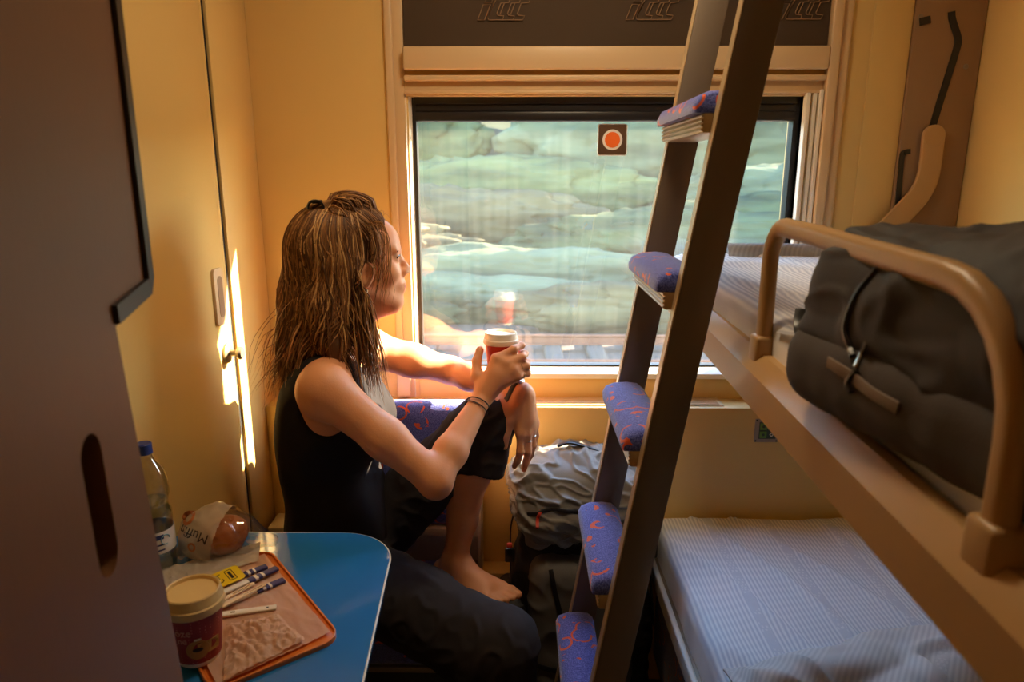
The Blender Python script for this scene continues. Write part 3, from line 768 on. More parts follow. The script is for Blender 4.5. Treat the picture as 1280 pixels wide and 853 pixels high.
def mattress(name, X0, X1, Y0, Y1, Z0, Z1, label, r=.035, sag=None, seed=0, zl=None):
    bm = B(); nu, nv = 60, 110
    def wr(x, y):
        v = noise.noise(Vector((x*3.1+seed, y*1.1, seed)))*.006 + noise.noise(Vector((x*13+seed+y*2.5, y*2.2, 3)))*.0035
        u2 = abs(noise.noise(Vector((x*7+y*3+seed, y*1.3, 9.)))); v += .009*max(0, .13-u2)/.13
        return v
    tilt = zl or (lambda y: 0.)
    def top(u, v):
        x = X0+u*(X1-X0); y = Y0+v*(Y1-Y0)
        dx = min(x-X0, X1-x); dy = min(y-Y0, Y1-y); d = min(dx, dy)
        e = 0 if d >= r else r-math.sqrt(max(0, r*r-(r-d)**2))
        return (x+noise.noise(Vector((0, y*9+seed, 2)))*.004*(u < .05), y, Z1-e+wr(x, y)*min(1, d/.02+.2)+tilt(y))
    # denser near the borders
    rem = lambda t: t
    us = [0, .004, .01, .018, .03, .042] + list(np.linspace(.055, .945, 70)) + [.958, .97, .982, .99, .996, 1]
    vs_ = [0, .003, .007, .012, .018] + list(np.linspace(.026, .974, 110)) + [.982, .988, .993, .997, 1]
    V = [[bm.verts.new(top(u, v)) for v in vs_] for u in us]
    for i in range(len(us)-1):
        for j in range(len(vs_)-1): bm.faces.new((V[i][j], V[i+1][j], V[i+1][j+1], V[i][j+1]))
    # sides
    per = [V[i][0] for i in range(len(us))] + [V[-1][j] for j in range(1, len(vs_))] + [V[i][-1] for i in range(len(us)-2, -1, -1)] + [V[0][j] for j in range(len(vs_)-2, 0, -1)]
    lowv = []
    for v in per:
        cx, cy = (X0+X1)/2, (Y0+Y1)/2
        lowv.append(bm.verts.new((v.co.x, v.co.y, Z0+tilt(v.co.y))))
    k = len(per)
    for i in range(k): bm.faces.new((per[i], lowv[i], lowv[(i+1) % k], per[(i+1) % k]))
    bm.faces.new(lowv[::-1])
    bmesh.ops.recalc_face_normals(bm, faces=bm.faces[:])
    return obj(name, bm, M['sheet'], angle=60, label=label, cat='mattress')
mattress('berth_mattress', .372, XR-.014, -.22, 1.755, 1.19, 1.283, 'upper bunk mattress under a striped sheet, with dark bag on top', .03, seed=4, zl=lambda y: .025*(y-.4)/1.1)
# folded sheet end at the window end of the upper mattress
bm = B()
def fold(u, v):
    x = .50+u*.62; t = v*PI*1.05; w = .055+.012*noise.noise(Vector((x*6, 0, 1)))
    return (x, 1.742-w*(1-math.cos(t))*.5*1.2+.006*noise.noise(Vector((x*9, v*3, 5))), 1.312+.030*math.sin(t)*(1+.35*noise.noise(Vector((x*5, 2, 2)))))
grid(bm, fold, 60, 14); bmesh.ops.solidify(bm, geom=bm.faces[:], thickness=.004)
obj('folded_sheet', bm, M['blanket'], label='folded edge of white sheet at the window end of the upper mattress', cat='sheet')
# rumpled sheet beside the rail, under the bag
bm = B()
def rump(u, v):
    x = .368+v*.11; y = .42+u*.56
    z = 1.285+.025*(y-.4)/1.1 + .008 + .012*abs(noise.noise(Vector((x*14, y*16, 3)))) + .010*math.sin(y*38+x*30)*(.5+.5*noise.noise(Vector((y*5, x*4, 1)))) - (.022*(1-v)**3)
    return (x, y, max(z, 1.279+.025*(y-.4)/1.1 - (.01 if v < .1 else 0)))
grid(bm, rump, 70, 18); bmesh.ops.solidify(bm, geom=bm.faces[:], thickness=.003)
obj('rumpled_sheet', bm, M['sheet'], label='rumpled striped sheet edge bunched between guard rail and dark bag', cat='sheet')

# ================================================================== LOWER BERTH
lb = thing('lower_berth', (.78, .9, 0), 'lower berth base with pale metal edge and blue moquette front', 'berth')
bm = B(); box(bm, (.374, -.3, .435), (XR-.004, 1.836, .462), .004); obj('bed_frame', bm, M['steeldark'], lb)
bm = B(); box(bm, (.362, -.3, .425), (.376, 1.836, .470), .004, 3); obj('edge_rail', bm, M['white'], lb)
bm = B(); box(bm, (.402, -.3, .10), (.44, 1.83, .434), .012, 3); obj('front_panel', bm, M['moq'], lb)
bm = B(); box(bm, (.44, -.3, .0), (XR-.004, 1.83, .10)); obj('plinth', bm, M['steeldark'], lb)
mattress('berth_mattress', .385, XR-.012, -.26, 1.832, .4635, .557, 'lower berth mattress under a blue-lit white striped sheet', .03, seed=11)
# crumpled duvet at the near end
bm = B()
def duv(u, v):
    x = .395+u*.775
    edge = 1.175+.14*min(1, max(0, (x-.45)/.38))-.03*max(0, x-.93)/.2 + .018*noise.noise(Vector((x*9, 0, 4)))
    y = edge - v*1.1
    hgt = .034+.026*noise.noise(Vector((x*4, y*5, 2)))+.045*abs(noise.noise(Vector((x*4-y*6, y*3+x*2, 7))))+.006*noise.noise(Vector((x*15, y*15, 1)))+.022*max(0, .24-abs(noise.noise(Vector((x*5+y*4, y*4-x*3, 12)))))/.24
    k = 1-math.exp(-v*22)
    if u < .03 or u > .985: k *= .5
    return (x, y, .572+max(.0, hgt)*k)
grid(bm, duv, 110, 130)
fs = bm.faces[:]; bmesh.ops.recalc_face_normals(bm, faces=fs)
bmesh.ops.solidify(bm, geom=bm.faces[:], thickness=.004)
obj('duvet', bm, M['blanket'], angle=70, label='crumpled grey-white duvet bunched at the near end of the lower berth', cat='duvet')

# ceiling lamp (out of frame) : the compartment's own light
cl = thing('ceiling_lamp', (.1, 1.25, ZC-.03), 'round warm lamp on the compartment ceiling', 'lamp')
bm = B(); lathe(bm, [(0, 0), (.14, 0), (.15, -.01), (.14, -.03), (.12, -.03)], (.1, 1.25, ZC), 40); obj('lamp_base', bm, M['white'], cl)
m = bpy.data.materials.new('lamp_diffuser'); m.use_nodes = True
b_ = m.node_tree.nodes['Principled BSDF']; b_.inputs['Base Color'].default_value = lin(255, 240, 215)
b_.inputs['Emission Color'].default_value = (1., .78, .50, 1); b_.inputs['Emission Strength'].default_value = LAMP
bm = B(); lathe(bm, [(.13, -.03), (.11, -.05), (.06, -.058), (0, -.06)], (.1, 1.25, ZC), 40); obj('diffuser', bm, m, cl)
# ================================================================== PERSON
V3 = lambda *a: np.array(a, float)
pe = thing('person', (-.4, 1.58, .455), 'woman in black sleeveless top and dark trousers seated by the window holding a cup', 'person')
HC = V3(-.372, 1.60, 1.312)
ha = R(20)
hF = V3(math.cos(ha), math.sin(ha), 0); hR = V3(math.sin(ha), -math.cos(ha), 0); hU = V3(0, 0, 1)
tl_ = R(-2)                                    # a touch of chin lift
hF, hU = hF*math.cos(tl_)-hU*math.sin(tl_), hU*math.cos(tl_)+hF*math.sin(tl_)
H = lambda f, s, u: HC + f*hF + s*hR + u*hU
hax = [hF, hR, hU]

shR, shL = V3(-.417, 1.43, 1.052), V3(-.405, 1.755, 1.066)
elR, wrR = V3(-.182, 1.385, .868), V3(-.083, 1.568, 1.0)
elL, wrL = V3(-.185, 1.815, .988), V3(-.014, 1.66, .978)
hpR, hpL = V3(-.40, 1.49, .565), V3(-.40, 1.67, .57)
knR, anR = V3(-.035, 1.315, .52), V3(-.02, 1.29, .085)
knL, anL = V3(-.080, 1.65, .905), V3(-.168, 1.635, .525)

def torso(S, g=0., pelvis=True):
    if pelvis: S.cone((-.45, 1.52, .575), (-.45, 1.64, .575), .112+g, .112+g, .05)
    S.cone((-.462, 1.545, .70), (-.462, 1.625, .70), .092+g, .092+g, .06)
    S.cone((-.462, 1.54, .80), (-.462, 1.635, .80), .092+g, .092+g, .05)
    S.cone((-.460, 1.525, .90), (-.458, 1.65, .90), .098+g, .098+g, .05)
    S.cone((-.452, 1.515, .99), (-.448, 1.665, .99), .088+g, .088+g, .05)
    S.ell((-.378, 1.535, .925), (.062+g, .058+g, .062+g), .04)
    S.ell((-.378, 1.645, .925), (.062+g, .058+g, .062+g), .04)
    S.cone((-.44, 1.595, 1.06), shR+V3(-.012, .05, .01), .055+g, .046+g, .05)
    S.cone((-.44, 1.595, 1.06), shL+V3(-.012, -.05, .01), .055+g, .046+g, .05)

body = SDF((-.60, 1.14, -.005), (.07, 1.93, 1.46), .003)
torso(body)
# neck and head
body.cone((-.432, 1.592, 1.06), H(-.022, 0, -.10), .054, .050, .03)
body.cone((-.432, 1.592, 1.075), shR+V3(-.01, .06, .02), .034, .03, .05)
body.cone((-.432, 1.592, 1.075), shL+V3(-.01, -.06, .02), .034, .03, .05)
body.ell(H(-.012, 0, .032), (.094, .073, .086), .02, hax)
body.ell(H(.040, 0, -.030), (.052, .056, .082), .03, hax)
body.ell(H(.056, 0, .040), (.036, .052, .040), .03, hax)
for s in (-1, 1):
    body.cone(H(-.005, s*.052, -.062), H(.060, s*.018, -.098), .020, .018, .03)
    body.ell(H(.060, s*.038, -.030), (.026, .022, .022), .02, hax)
    body.ell(H(.086, s*.029, .004), (.012, .017, .010), .012, hax, sub=True)
    body.ell(H(.076, s*.030, .002), (.0135, .0145, .0125), .006, hax)
    body.cone(H(.088, s*.012, .019), H(.078, s*.046, .021), .007, .006, .012)
body.ell(H(.074, 0, -.102), (.019, .022, .017), .022, hax)
body.cone(H(.088, 0, .010), H(.111, 0, -.030), .0075, .0095, .014)
for s in (-1, 1): body.ell(H(.100, s*.011, -.034), (.010, .0075, .008), .010, hax)
body.ell(H(.086, 0, -.064), (.016, .026, .018), .02, hax)
body.cone(H(.097, -.014, -.060), H(.097, .014, -.060), .0062, .0062, .007)
body.cone(H(.0945, -.013, -.0735), H(.0945, .013, -.0735), .0068, .0068, .007)
body.cone(H(.109, -.02, -.0668), H(.109, .02, -.0668), .0035, .0035, .005, sub=True)
body.cone(H(.060, 0, -.105), H(-.01, 0, -.118), .022, .035, .03)
for s in (-1, 1):
    e = [hF*.94-hU*.34, hR, hU*.94+hF*.34]
    body.ell(H(.004, s*.074, -.026), (.019, .009, .031), .006, e)
    body.ell(H(.008, s*.082, -.022), (.009, .006, .018), .006, e, sub=True)

# arms
def arm(S, sh, el, wr, g=0.):
    S.cone(sh, sh*.45+el*.55, .052+g, .041+g, .03)
    S.cone(sh*.45+el*.55, el, .041+g, .036+g, .03)
    d = (wr-el)
    S.cone(el, el+d*.30, .035+g, .037+g, .02); S.cone(el+d*.30, wr, .037+g, .0205+g, .014)
arm(body, shR, elR, wrR); arm(body, shL, elL, wrL)
body.ell(shR+V3(-.004, -.006, .0), (.055, .050, .056), .03); body.ell(shL+V3(-.004, .006, .0), (.055, .050, .056), .03)
def finger(S, pts, r0, r1, k=.006):
    n = len(pts)
    for i in range(n-1):
        S.cone(pts[i], pts[i+1], r0+(r1-r0)*i/(n-1), r0+(r1-r0)*(i+1)/(n-1), k if i else .010)

# right hand round the cup
rk = {'index': V3(-.056, 1.583, 1.083), 'middle': V3(-.036, 1.579, 1.073), 'ring': V3(-.018, 1.579, 1.058), 'pinky': V3(-.006, 1.582, 1.041)}
RF = {'index': [rk['index'], V3(-.014, 1.596, 1.103), V3(.004, 1.621, 1.106), V3(.003, 1.643, 1.104)],
      'middle': [rk['middle'], V3(.006, 1.597, 1.083), V3(.012, 1.630, 1.083), V3(.003, 1.656, 1.081)],
      'ring': [rk['ring'], V3(.016, 1.601, 1.061), V3(.017, 1.633, 1.060), V3(.006, 1.658, 1.058)],
      'pinky': [rk['pinky'], V3(.018, 1.603, 1.041), V3(.020, 1.628, 1.038), V3(.010, 1.648, 1.037)]}
for nme, p in RF.items():
    body.cone(wrR+V3(.0, 0, .004)+(p[0]-wrR)*.12, p[0], .0165, .0125 if nme != 'pinky' else .0115, .014)
    r = {'index': .0092, 'middle': .0094, 'ring': .0090, 'pinky': .0080}[nme]
    finger(body, p, r+.0008, r-.0016)
body.cone(wrR, rk['middle']*.6+wrR*.4, .021, .019, .02)
RT = [wrR+V3(.0, .006, .012), V3(-.102, 1.588, 1.040), V3(-.103, 1.607, 1.070), V3(-.096, 1.622, 1.094)]
body.cone(RT[0], RT[1], .017, .0145, .015); finger(body, RT[1:], .0125, .0098)
# left hand hanging over the knee
ld_ = V3(.13, -.10, -.985); ld_ /= np.linalg.norm(ld_)
lt_ = V3(-.66, -.75, 0); lt_ = lt_-ld_*lt_.dot(ld_); lt_ /= np.linalg.norm(lt_)
ln_ = np.cross(ld_, lt_)
if ln_[0] > 0: ln_ = -ln_                       # palm normal, away from the camera
kb = wrL + V3(.022, -.014, .002)
def LH(d, t, n): return kb + ld_*d*1.12 + lt_*t*1.06 + ln_*n
body.cone(wrL, kb, .0205, .0205, .014)
LFp = {'index': (.026, .0095, [(0.086, .026, .0), (.128, .029, .006), (.150, .028, .020), (.165, .026, .036)]),
       'middle': (.006, .0097, [(.090, .006, -.002), (.134, .006, .003), (.160, .005, .015), (.178, .004, .026)]),
       'ring': (-.013, .0092, [(.085, -.013, .0), (.126, -.016, .005), (.149, -.017, .018), (.165, -.017, .031)]),
       'pinky': (-.030, .0082, [(.077, -.030, .003), (.108, -.034, .008), (.126, -.036, .018), (.140, -.036, .028)])}
LFW = {}
for nme, (t, r, p) in LFp.items():
    P = [LH(*q) for q in p]; LFW[nme] = P
    body.cone(LH(.012, t*.55, .002), P[0], .0175, .0118, .014)
    finger(body, P, r+.0008, r-.0018)
body.cone(LH(.0, 0, 0), LH(.06, 0, 0), .022, .019, .02)
LT = [LH(.018, .018, .006), LH(.050, .046, .014), LH(.084, .056, .022), LH(.110, .056, .030)]
body.cone(LT[0], LT[1], .018, .0145, .015); finger(body, LT[1:], .0112, .0085)

# legs
def leg(S, hp, kn, an, g=0., clip=None, thigh=True, shin=True):
    if thigh:
        S.cone(hp, hp*.5+kn*.5, .088+g, .070+g, .03); S.cone(hp*.5+kn*.5, kn, .070+g, .056+g, .03)
    if shin:
        d = an-kn; bk = V3(-.55, 0, -.12)*.03
        S.cone(kn, kn+d*.32+bk, .054+g, .052+g, .03, clip=clip); S.cone(kn+d*.32+bk, kn+d*.7+bk*.3, .052+g, .037+g, .03, clip=clip)
        S.cone(kn+d*.7+bk*.3, an, .037+g, .031+g, .02, clip=clip)
leg(body, hpR, knR, anR); leg(body, hpL, knL, anL)
def foot(S, an, fd, fz):
    fd = np.array(fd, float); fd /= np.linalg.norm(fd); sd = V3(-fd[1], fd[0], 0)
    P = lambda f, s, z: V3(an[0], an[1], 0)+fd*f+sd*s+V3(0, 0, fz+z)
    S.cone(P(-.038, 0, .028), P(.02, 0, .040), .029, .032, .02)
    S.cone(an, P(.0, 0, .036), .031, .034, .02)
    S.cone(P(.01, 0, .048), P(.10, -.004, .024), .032, .022, .03)
    S.cone(P(.03, .022, .026), P(.128, .026, .017), .020, .016, .02); S.cone(P(.03, -.022, .020), P(.118, -.030, .014), .018, .014, .02)
    S.cone(P(-.03, 0, .018), P(.12, 0, .014), .020, .014, .02)
    tz = []
    for i, (s, l, r) in enumerate(((.027, .176, .0125), (.008, .172, .0095), (-.008, .164, .0090), (-.022, .154, .0085), (-.035, .142, .0082))):
        S.cone(P(.118-.004*i, s*.9, .015), P(l-.020, s, .016), r*.95, r, .008); S.cone(P(l-.020, s, .016), P(l, s, .0105), r, r*.9, .003)
        tz.append(P(l, s, .012+r*.6))
    return tz
foot(body, anL, (.86, -.51, 0), .458); foot(body, anR, (.97, -.2, 0), .0)
# knee cap and elbow points
body.ell(knL+V3(.02, 0, .02), (.042, .042, .045), .03); body.ell(elR+V3(.005, -.004, -.014), (.028, .028, .028), .02)
# achilles hollow / ankle bones
body.ell(anL+V3(.004, -.030, .0), (.013, .011, .014), .012); body.ell(anL+V3(.0, .030, .004), (.013, .011, .014), .012)
Vb, Fb = body.mesh(); Vb = smooth_mesh(Vb, Fb, 2, .45)
del body
ob = obj('body', (Vb.tolist(), Fb.tolist()), [M['skin'], M['lip']], pe, angle=180)
c = (Vb[Fb].mean(1) - HC)
hf, hs, hu = c@hF, c@hR, c@hU
lipm = (hf > .088) & (abs(hs) < .021) & (abs(hu+.0668) < .0140-.0125*(abs(hs)/.021)**2)
ob.data.polygons.foreach_set('material_index', lipm.astype(np.int32))
# eyes, brows
for s in (-1, 1):
    bm = B(); bmesh.ops.create_uvsphere(bm, u_segments=20, v_segments=14, radius=.0106)
    for v in bm.verts: v.co = Vector(H(.0778, s*.030, .003)) + v.co
    e = obj('eye', bm, M['eye'], pe)
    bm = B(); lathe(bm, [(0, .0109), (.003, .0107), (.0054, .0094)], H(.0778, s*.030, .003), 16, Vector(hF)); obj('iris', bm, M['iris'], e)
    bm = B(); P = [Vector(H(.0915-.0035*t*t-.006*t, s*(.0155+.036*t), .0205+.006*t-.007*t*t)) for t in np.linspace(0, 1, 9)]
    rtube(bm, P, [.0015+.0022*math.sin(PI*min(1, .15+t)) for t in np.linspace(0, 1, 9)], 6); obj('eyebrow', bm, M['brow'], pe)
    bm = B(); P = [Vector(H(.0915-.010*t*t, s*(.018+.027*t), .0045+.004*math.sin(PI*t))) for t in np.linspace(0, 1, 7)]
    rtube(bm, P, [.0016]*7, 5); obj('eyelash', bm, M['iris'], pe)

# black sleeveless top
tk = SDF((-.60, 1.38, .50), (-.27, 1.80, 1.16), .004)
torso(tk, .009, pelvis=False)
tk.cone((-.455, 1.52, .60), (-.455, 1.64, .60), .112, .112, .06)          # blousing over the hips
tk.cone((-.42, 1.53, .66), (-.42, 1.63, .66), .078, .078, .06)
tk.cone((-.425, 1.50, .74), (-.425, 1.66, .72), .062, .062, .06)
tk.half((0, 0, .545), (0, 0, -1))
tk.half((-.44, 1.595, 1.118), (.25, 0, 1))
for sh, sg in ((shR, -1), (shL, 1)):
    tk.ell(sh+V3(.012, sg*.022, -.022), (.074, .070, .092), .012, sub=True)
    tk.cone(sh+V3(.01, 0, .01), sh+V3(.02, sg*.1, .03), .060, .08, .012, sub=True)
tk.ell((-.415, 1.593, 1.105), (.075, .066, .060), .012, sub=True)         # neckline
Vt, Ft = tk.mesh(); Vt = smooth_mesh(Vt, Ft, 3)
def fw(v):
    d = .0035*noise.noise(Vector((v.x*14, v.y*9, v.z*5)))
    r = noise.noise(Vector((v.x*9+v.z*5, v.y*12, v.z*7-v.x*6)))
    return d + (.004*(1-abs(r)*2.2) if abs(r) < .45 else 0)*(.4+max(0, (.95-v.z))*1.6)
Vt = wrinkle(Vt, Ft, fw)
obj('tank_top', (Vt.tolist(), Ft.tolist()), M['cloth'], pe, angle=180)
# trousers
tr = SDF((-.60, 1.14, .10), (.09, 1.86, 1.03), .004)
tr.cone((-.45, 1.515, .575), (-.45, 1.645, .575), .120, .120, .05)
tr.cone((-.455, 1.53, .64), (-.455, 1.63, .64), .104, .104, .05, clip=((0, 0, .70), (0, 0, 1)))
leg(tr, hpR, knR, anR, .012, clip=((0, 0, .23), (0, 0, -1)))
tr.cone(knR+V3(.0, 0, -.01), anR+V3(-.01, 0, .10), .068, .062, .03, clip=((0, 0, .20), (0, 0, -1)))
tr.cone(hpR+V3(.10, -.05, -.025), knR+V3(-.06, .0, -.040), .076, .066, .04)
leg(tr, hpL, knL, anL, .010, shin=False)
hemp, hemn = knL+V3(-.03, 0, -.112), V3(-.42, 0, -.91)
tr.cone(knL, knL+(anL-knL)*.45, .066, .074, .025, clip=(hemp, hemn))
tr.cone(knL+V3(-.05, -.012, -.02), knL+V3(-.085, -.012, -.10), .055, .062, .03, clip=(hemp, hemn))
Vt, Ft = tr.mesh(); Vt = smooth_mesh(Vt, Ft, 2)
def fw2(v):
    r = noise.noise(Vector((v.x*10, v.y*9, v.z*11)))
    r2 = noise.noise(Vector((v.x*22-v.z*10, v.y*12, v.z*18+v.x*9)))
    return .0025*r + (.0035*(1-abs(r2)*3) if abs(r2) < .33 else 0)
Vt = wrinkle(Vt, Ft, fw2)
obj('trousers', (Vt.tolist(), Ft.tolist()), M['trous'], pe, angle=180)
for i, q in enumerate((0, 1)):
    pass

# jewellery, watch, bands
def ringtube(c, axis, r, rt, m, name, par, sx=1., n=28):
    q = Vector((0, 0, 1)).rotation_difference(Vector(axis).normalized()).to_matrix(); bm = B()
    P = [Vector(c)+q@Vector((r*sx*math.cos(2*PI*i/n), r*math.sin(2*PI*i/n), 0)) for i in range(n)]
    sweep(bm, P, circ(rt, 6), closed=True, up=tuple(Vector(axis).normalized())); return obj(name, bm, m, par)
fa = wrR-elR; fa /= np.linalg.norm(fa)
for k, dd in enumerate((.034, .045)):
    ringtube(wrR-fa*dd, fa+V3(.12*(k-.5), 0, .1*k), .0285, .0017, M['leather'], 'hair_tie', pe)
fl = wrL-elL; fl /= np.linalg.norm(fl)
from mathutils.bvhtree import BVHTree
bvbody = BVHTree.FromPolygons([tuple(q) for q in Vb.tolist()], [tuple(q) for q in Fb.tolist()])
wax = Vector(fl+V3(0, 0, -.12)).normalized(); wc = Vector(wrL)+wax*.009
qm = Vector((0, 0, 1)).rotation_difference(wax).to_matrix()
def skin_r(d):
    h = bvbody.ray_cast(wc, d); return min(.043, h[3] if h[0] is not None else .03)
dirs = [qm@Vector((math.cos(2*PI*i/36), math.sin(2*PI*i/36), 0)) for i in range(36)]
rr = [skin_r(d) for d in dirs]
for _ in range(2): rr = [max(rr[i], (rr[i-1]+rr[i]+rr[(i+1) % 36])/3) for i in range(36)]
bm = B(); sweep(bm, [wc+d*(r+.0008) for d, r in zip(dirs, rr)], rrect(.013, .003, .001, 2), tuple(wax), closed=True)
wt = obj('wristwatch', bm, M['leather'], pe)
wdir = Vector((.42, -.30, .85)); wdir = (wdir-wax*wdir.dot(wax)).normalized(); wp = wc+wdir*(skin_r(wdir)-.001)
bm = B(); lathe(bm, [(0, .001), (.0135, .001), (.0150, .003), (.0150, .007), (.0125, .009), (0, .009)], wp, 28, wdir); obj('watch_case', bm, M['steel'], wt)
bm = B(); lathe(bm, [(0, .0093), (.0115, .0091)], wp, 28, wdir); obj('watch_dial', bm, M['glassface'], wt)
def fring(P, i, t, r):
    c = P[i]*(1-t)+P[i+1]*t; ringtube(c, P[i+1]-P[i], r, .0013, M['gold'], 'finger_ring', pe, n=20)
fring(LFW['ring'], 0, .42, .0101); fring(LFW['middle'], 0, .42, .0106); fring(RF['ring'], 0, .55, .0098); fring(RF['pinky'], 0, .5, .0092)
bm = B(); P = H(.002, .081, -.060); lathe(bm, [(0, .004), (.0022, .003), (.003, -.003), (.0034, -.012), (.002, -.018), (0, -.019)], P, 12); obj('earring', bm, M['gold'], pe)

# ------------------------------------------------------------------ hair
hs_ = SDF((-.62, 1.42, .96), (-.22, 1.76, 1.47), .004)
hs_.ell(H(-.020, 0, .036), (.104, .083, .089), .02, hax)
hs_.ell(H(-.030, 0, .078), (.066, .054, .046), .04, hax); hs_.ell(H(-.085, 0, .04), (.055, .068, .07), .04, hax)
hs_.chain([H(-.075, .0, .02), V3(-.475, 1.585, 1.22), V3(-.50, 1.57, 1.12), V3(-.53, 1.55, 1.06)], [.078, .070, .055, .024], .04)
hs_.chain([H(-.045, .05, -.01), V3(-.425, 1.525, 1.22), V3(-.415, 1.50, 1.14), V3(-.40, 1.485, 1.10)], [.045, .042, .032, .012], .03)
hs_.chain([H(-.045, -.05, -.01), V3(-.41, 1.675, 1.22), V3(-.40, 1.69, 1.13)], [.045, .042, .02], .03)
# keep the face clear
hs_.ell(H(.092, 0, -.028), (.066, .12, .092), .015, hax, sub=True)
hs_.ell(H(.105, 0, .058), (.060, .072, .050), .02, hax, sub=True)
hs_.ell(H(.014, .095, -.034), (.032, .036, .042), .012, hax, sub=True)
Vh, Fh = hs_.mesh(); Vh = smooth_mesh(Vh, Fh, 3)
Vh = wrinkle(Vh, Fh, lambda v: -.002+.003*noise.noise(Vector((v.x*60, v.y*60, v.z*7))))
HV = [tuple(v) for v in Vh.tolist()]; HFc = [tuple(f) for f in Fh.tolist()]
tones = [None]*0
basec = lin(116, 80, 50)
cols = [basec]*len(HV)
earclear = True
HL, HH, HFD = hs_.lo.astype(float), hs_.h, hs_.f
def hsd(p):
    q = (p-HL)/HH; i = np.floor(q).astype(int)
    if (i < 1).any() or (i > np.array(HFD.shape)-3).any(): return 1.
    t = q-i; c = HFD[i[0]:i[0]+2, i[1]:i[1]+2, i[2]:i[2]+2].astype(float)
    c = c[0]*(1-t[0])+c[1]*t[0]; c = c[0]*(1-t[1])+c[1]*t[1]; return c[0]*(1-t[2])+c[1]*t[2]
def settle(P, off, pull=0.):
    out = []
    for p in P:
        p = np.array(p, float)
        for _ in range(3):
            d = hsd(p)
            if d > off+.0005 and not (pull and d < pull): break
            e = .004; g = np.array([hsd(p+V3(e, 0, 0))-hsd(p-V3(e, 0, 0)), hsd(p+V3(0, e, 0))-hsd(p-V3(0, e, 0)), hsd(p+V3(0, 0, e))-hsd(p-V3(0, 0, e))])
            n = np.linalg.norm(g)
            if n < 1e-6: break
            p = p+g/n*(off-d)
        q = p-HC; a, b, c = (q@hF-.010)/.022, (q@hR-.085)/.034, (q@hU+.036)/.034
        r2 = b*b+c*c
        if r2 < 1 and abs(a) < math.sqrt(1-r2) and earclear: p = p-hF*(.022*(a+math.sqrt(1-r2)))
        out.append(p)
    return out
def strand(P, r, col, n=4, off=None):
    P = settle(P, rnd.uniform(.0, .006) if off is None else off, .02)
    P = [Vector(p) for p in P]; L = len(P)
    fr = frames(P); b0 = len(HV)
    for i, (p, t, a, b) in enumerate(fr):
        s = r*min(1, .35+i*.5)*(1 if i < L-4 else max(.12, (L-1-i)/4))
        for k in range(n):
            q = p + a*(s*math.cos(2*PI*k/n)) + b*(s*math.sin(2*PI*k/n)); HV.append(tuple(q)); cols.append(col)
    for i in range(L-1):
        for k in range(n): HFc.append((b0+i*n+k, b0+i*n+(k+1) % n, b0+(i+1)*n+(k+1) % n, b0+(i+1)*n+k))
palette = [lin(108, 72, 44), lin(130, 88, 54), lin(154, 106, 64), lin(184, 130, 78), lin(216, 164, 104), lin(238, 192, 128)]
def pick(w=(2.4, 3.4, 4, 3.2, 2.0, 1.0)): return rnd.choices(palette, w)[0]
def capp(th, ph, lift):
    """point on the hair cap: th azimuth from forward to her right, ph polar from crown"""
    d = V3(math.sin(ph)*math.cos(th), math.sin(ph)*math.sin(th), math.cos(ph))
    return H((.106+lift)*d[0]-.020, (.085+lift)*d[1], (.094+lift)*d[2]+.040)
def wave(P, amp, seed):
    out = []
    L = len(P)
    for i, p in enumerate(P):
        t = i/(L-1); k = amp*t
        out.append(V3(*p)+V3(k*noise.noise(Vector((seed, t*3.1, 1))), k*noise.noise(Vector((seed, t*3.1, 7))), k*.4*noise.noise(Vector((seed, t*3, 11)))))
    return out
def hang(th, ph0, zend, drift, r, amp, lift):
    P = []
    ph = ph0; phm = R(rnd.uniform(88, 108))
    n = 9
    for i in range(n): P.append(capp(th, ph0+(phm-ph0)*i/(n-1), lift))
    p = P[-1]; d = P[-1]-P[-2]; d /= np.linalg.norm(d); z0 = p[2]; m = 12
    for i in range(1, m+1):
        t = i/m
        d = d*.72+V3(drift[0], drift[1], -1.)*.28; dd = d/np.linalg.norm(d)
        p = p+dd*((z0-zend)/m)*1.03; P.append(p)
    return strand(wave(P, amp, rnd.uniform(0, 99)), r, pick())
for i in range(1500):
    th = R(rnd.uniform(86, 262)); back = abs(math.degrees(th)-180)
    zend = rnd.triangular(.96, 1.15, 1.03) if back < 60 else rnd.triangular(1.0, 1.18, 1.08)
    dr = (rnd.uniform(-.42, -.02)*(1 if back < 70 else .45), rnd.uniform(-.12, .10))
    hang(th, R(rnd.uniform(6, 45)), zend, dr, rnd.uniform(.0009, .0024), rnd.uniform(.015, .075), rnd.uniform(-.003, .014))
# locks falling forward over the near shoulder and the far one
for i in range(210):
    th = R(rnd.uniform(78, 100)); hang(th, R(rnd.uniform(20, 60)), rnd.triangular(1.0, 1.16, 1.05), (rnd.uniform(.0, .24), rnd.uniform(-.20, .02)), rnd.uniform(.0008, .0018), rnd.uniform(.012, .04), rnd.uniform(0, .006))
for i in range(120):
    th = R(rnd.uniform(-104, -80)); hang(th, R(rnd.uniform(20, 60)), rnd.triangular(1.0, 1.14, 1.06), (rnd.uniform(.0, .25), rnd.uniform(-.02, .12)), rnd.uniform(.0008, .0018), rnd.uniform(.012, .04), rnd.uniform(0, .006))
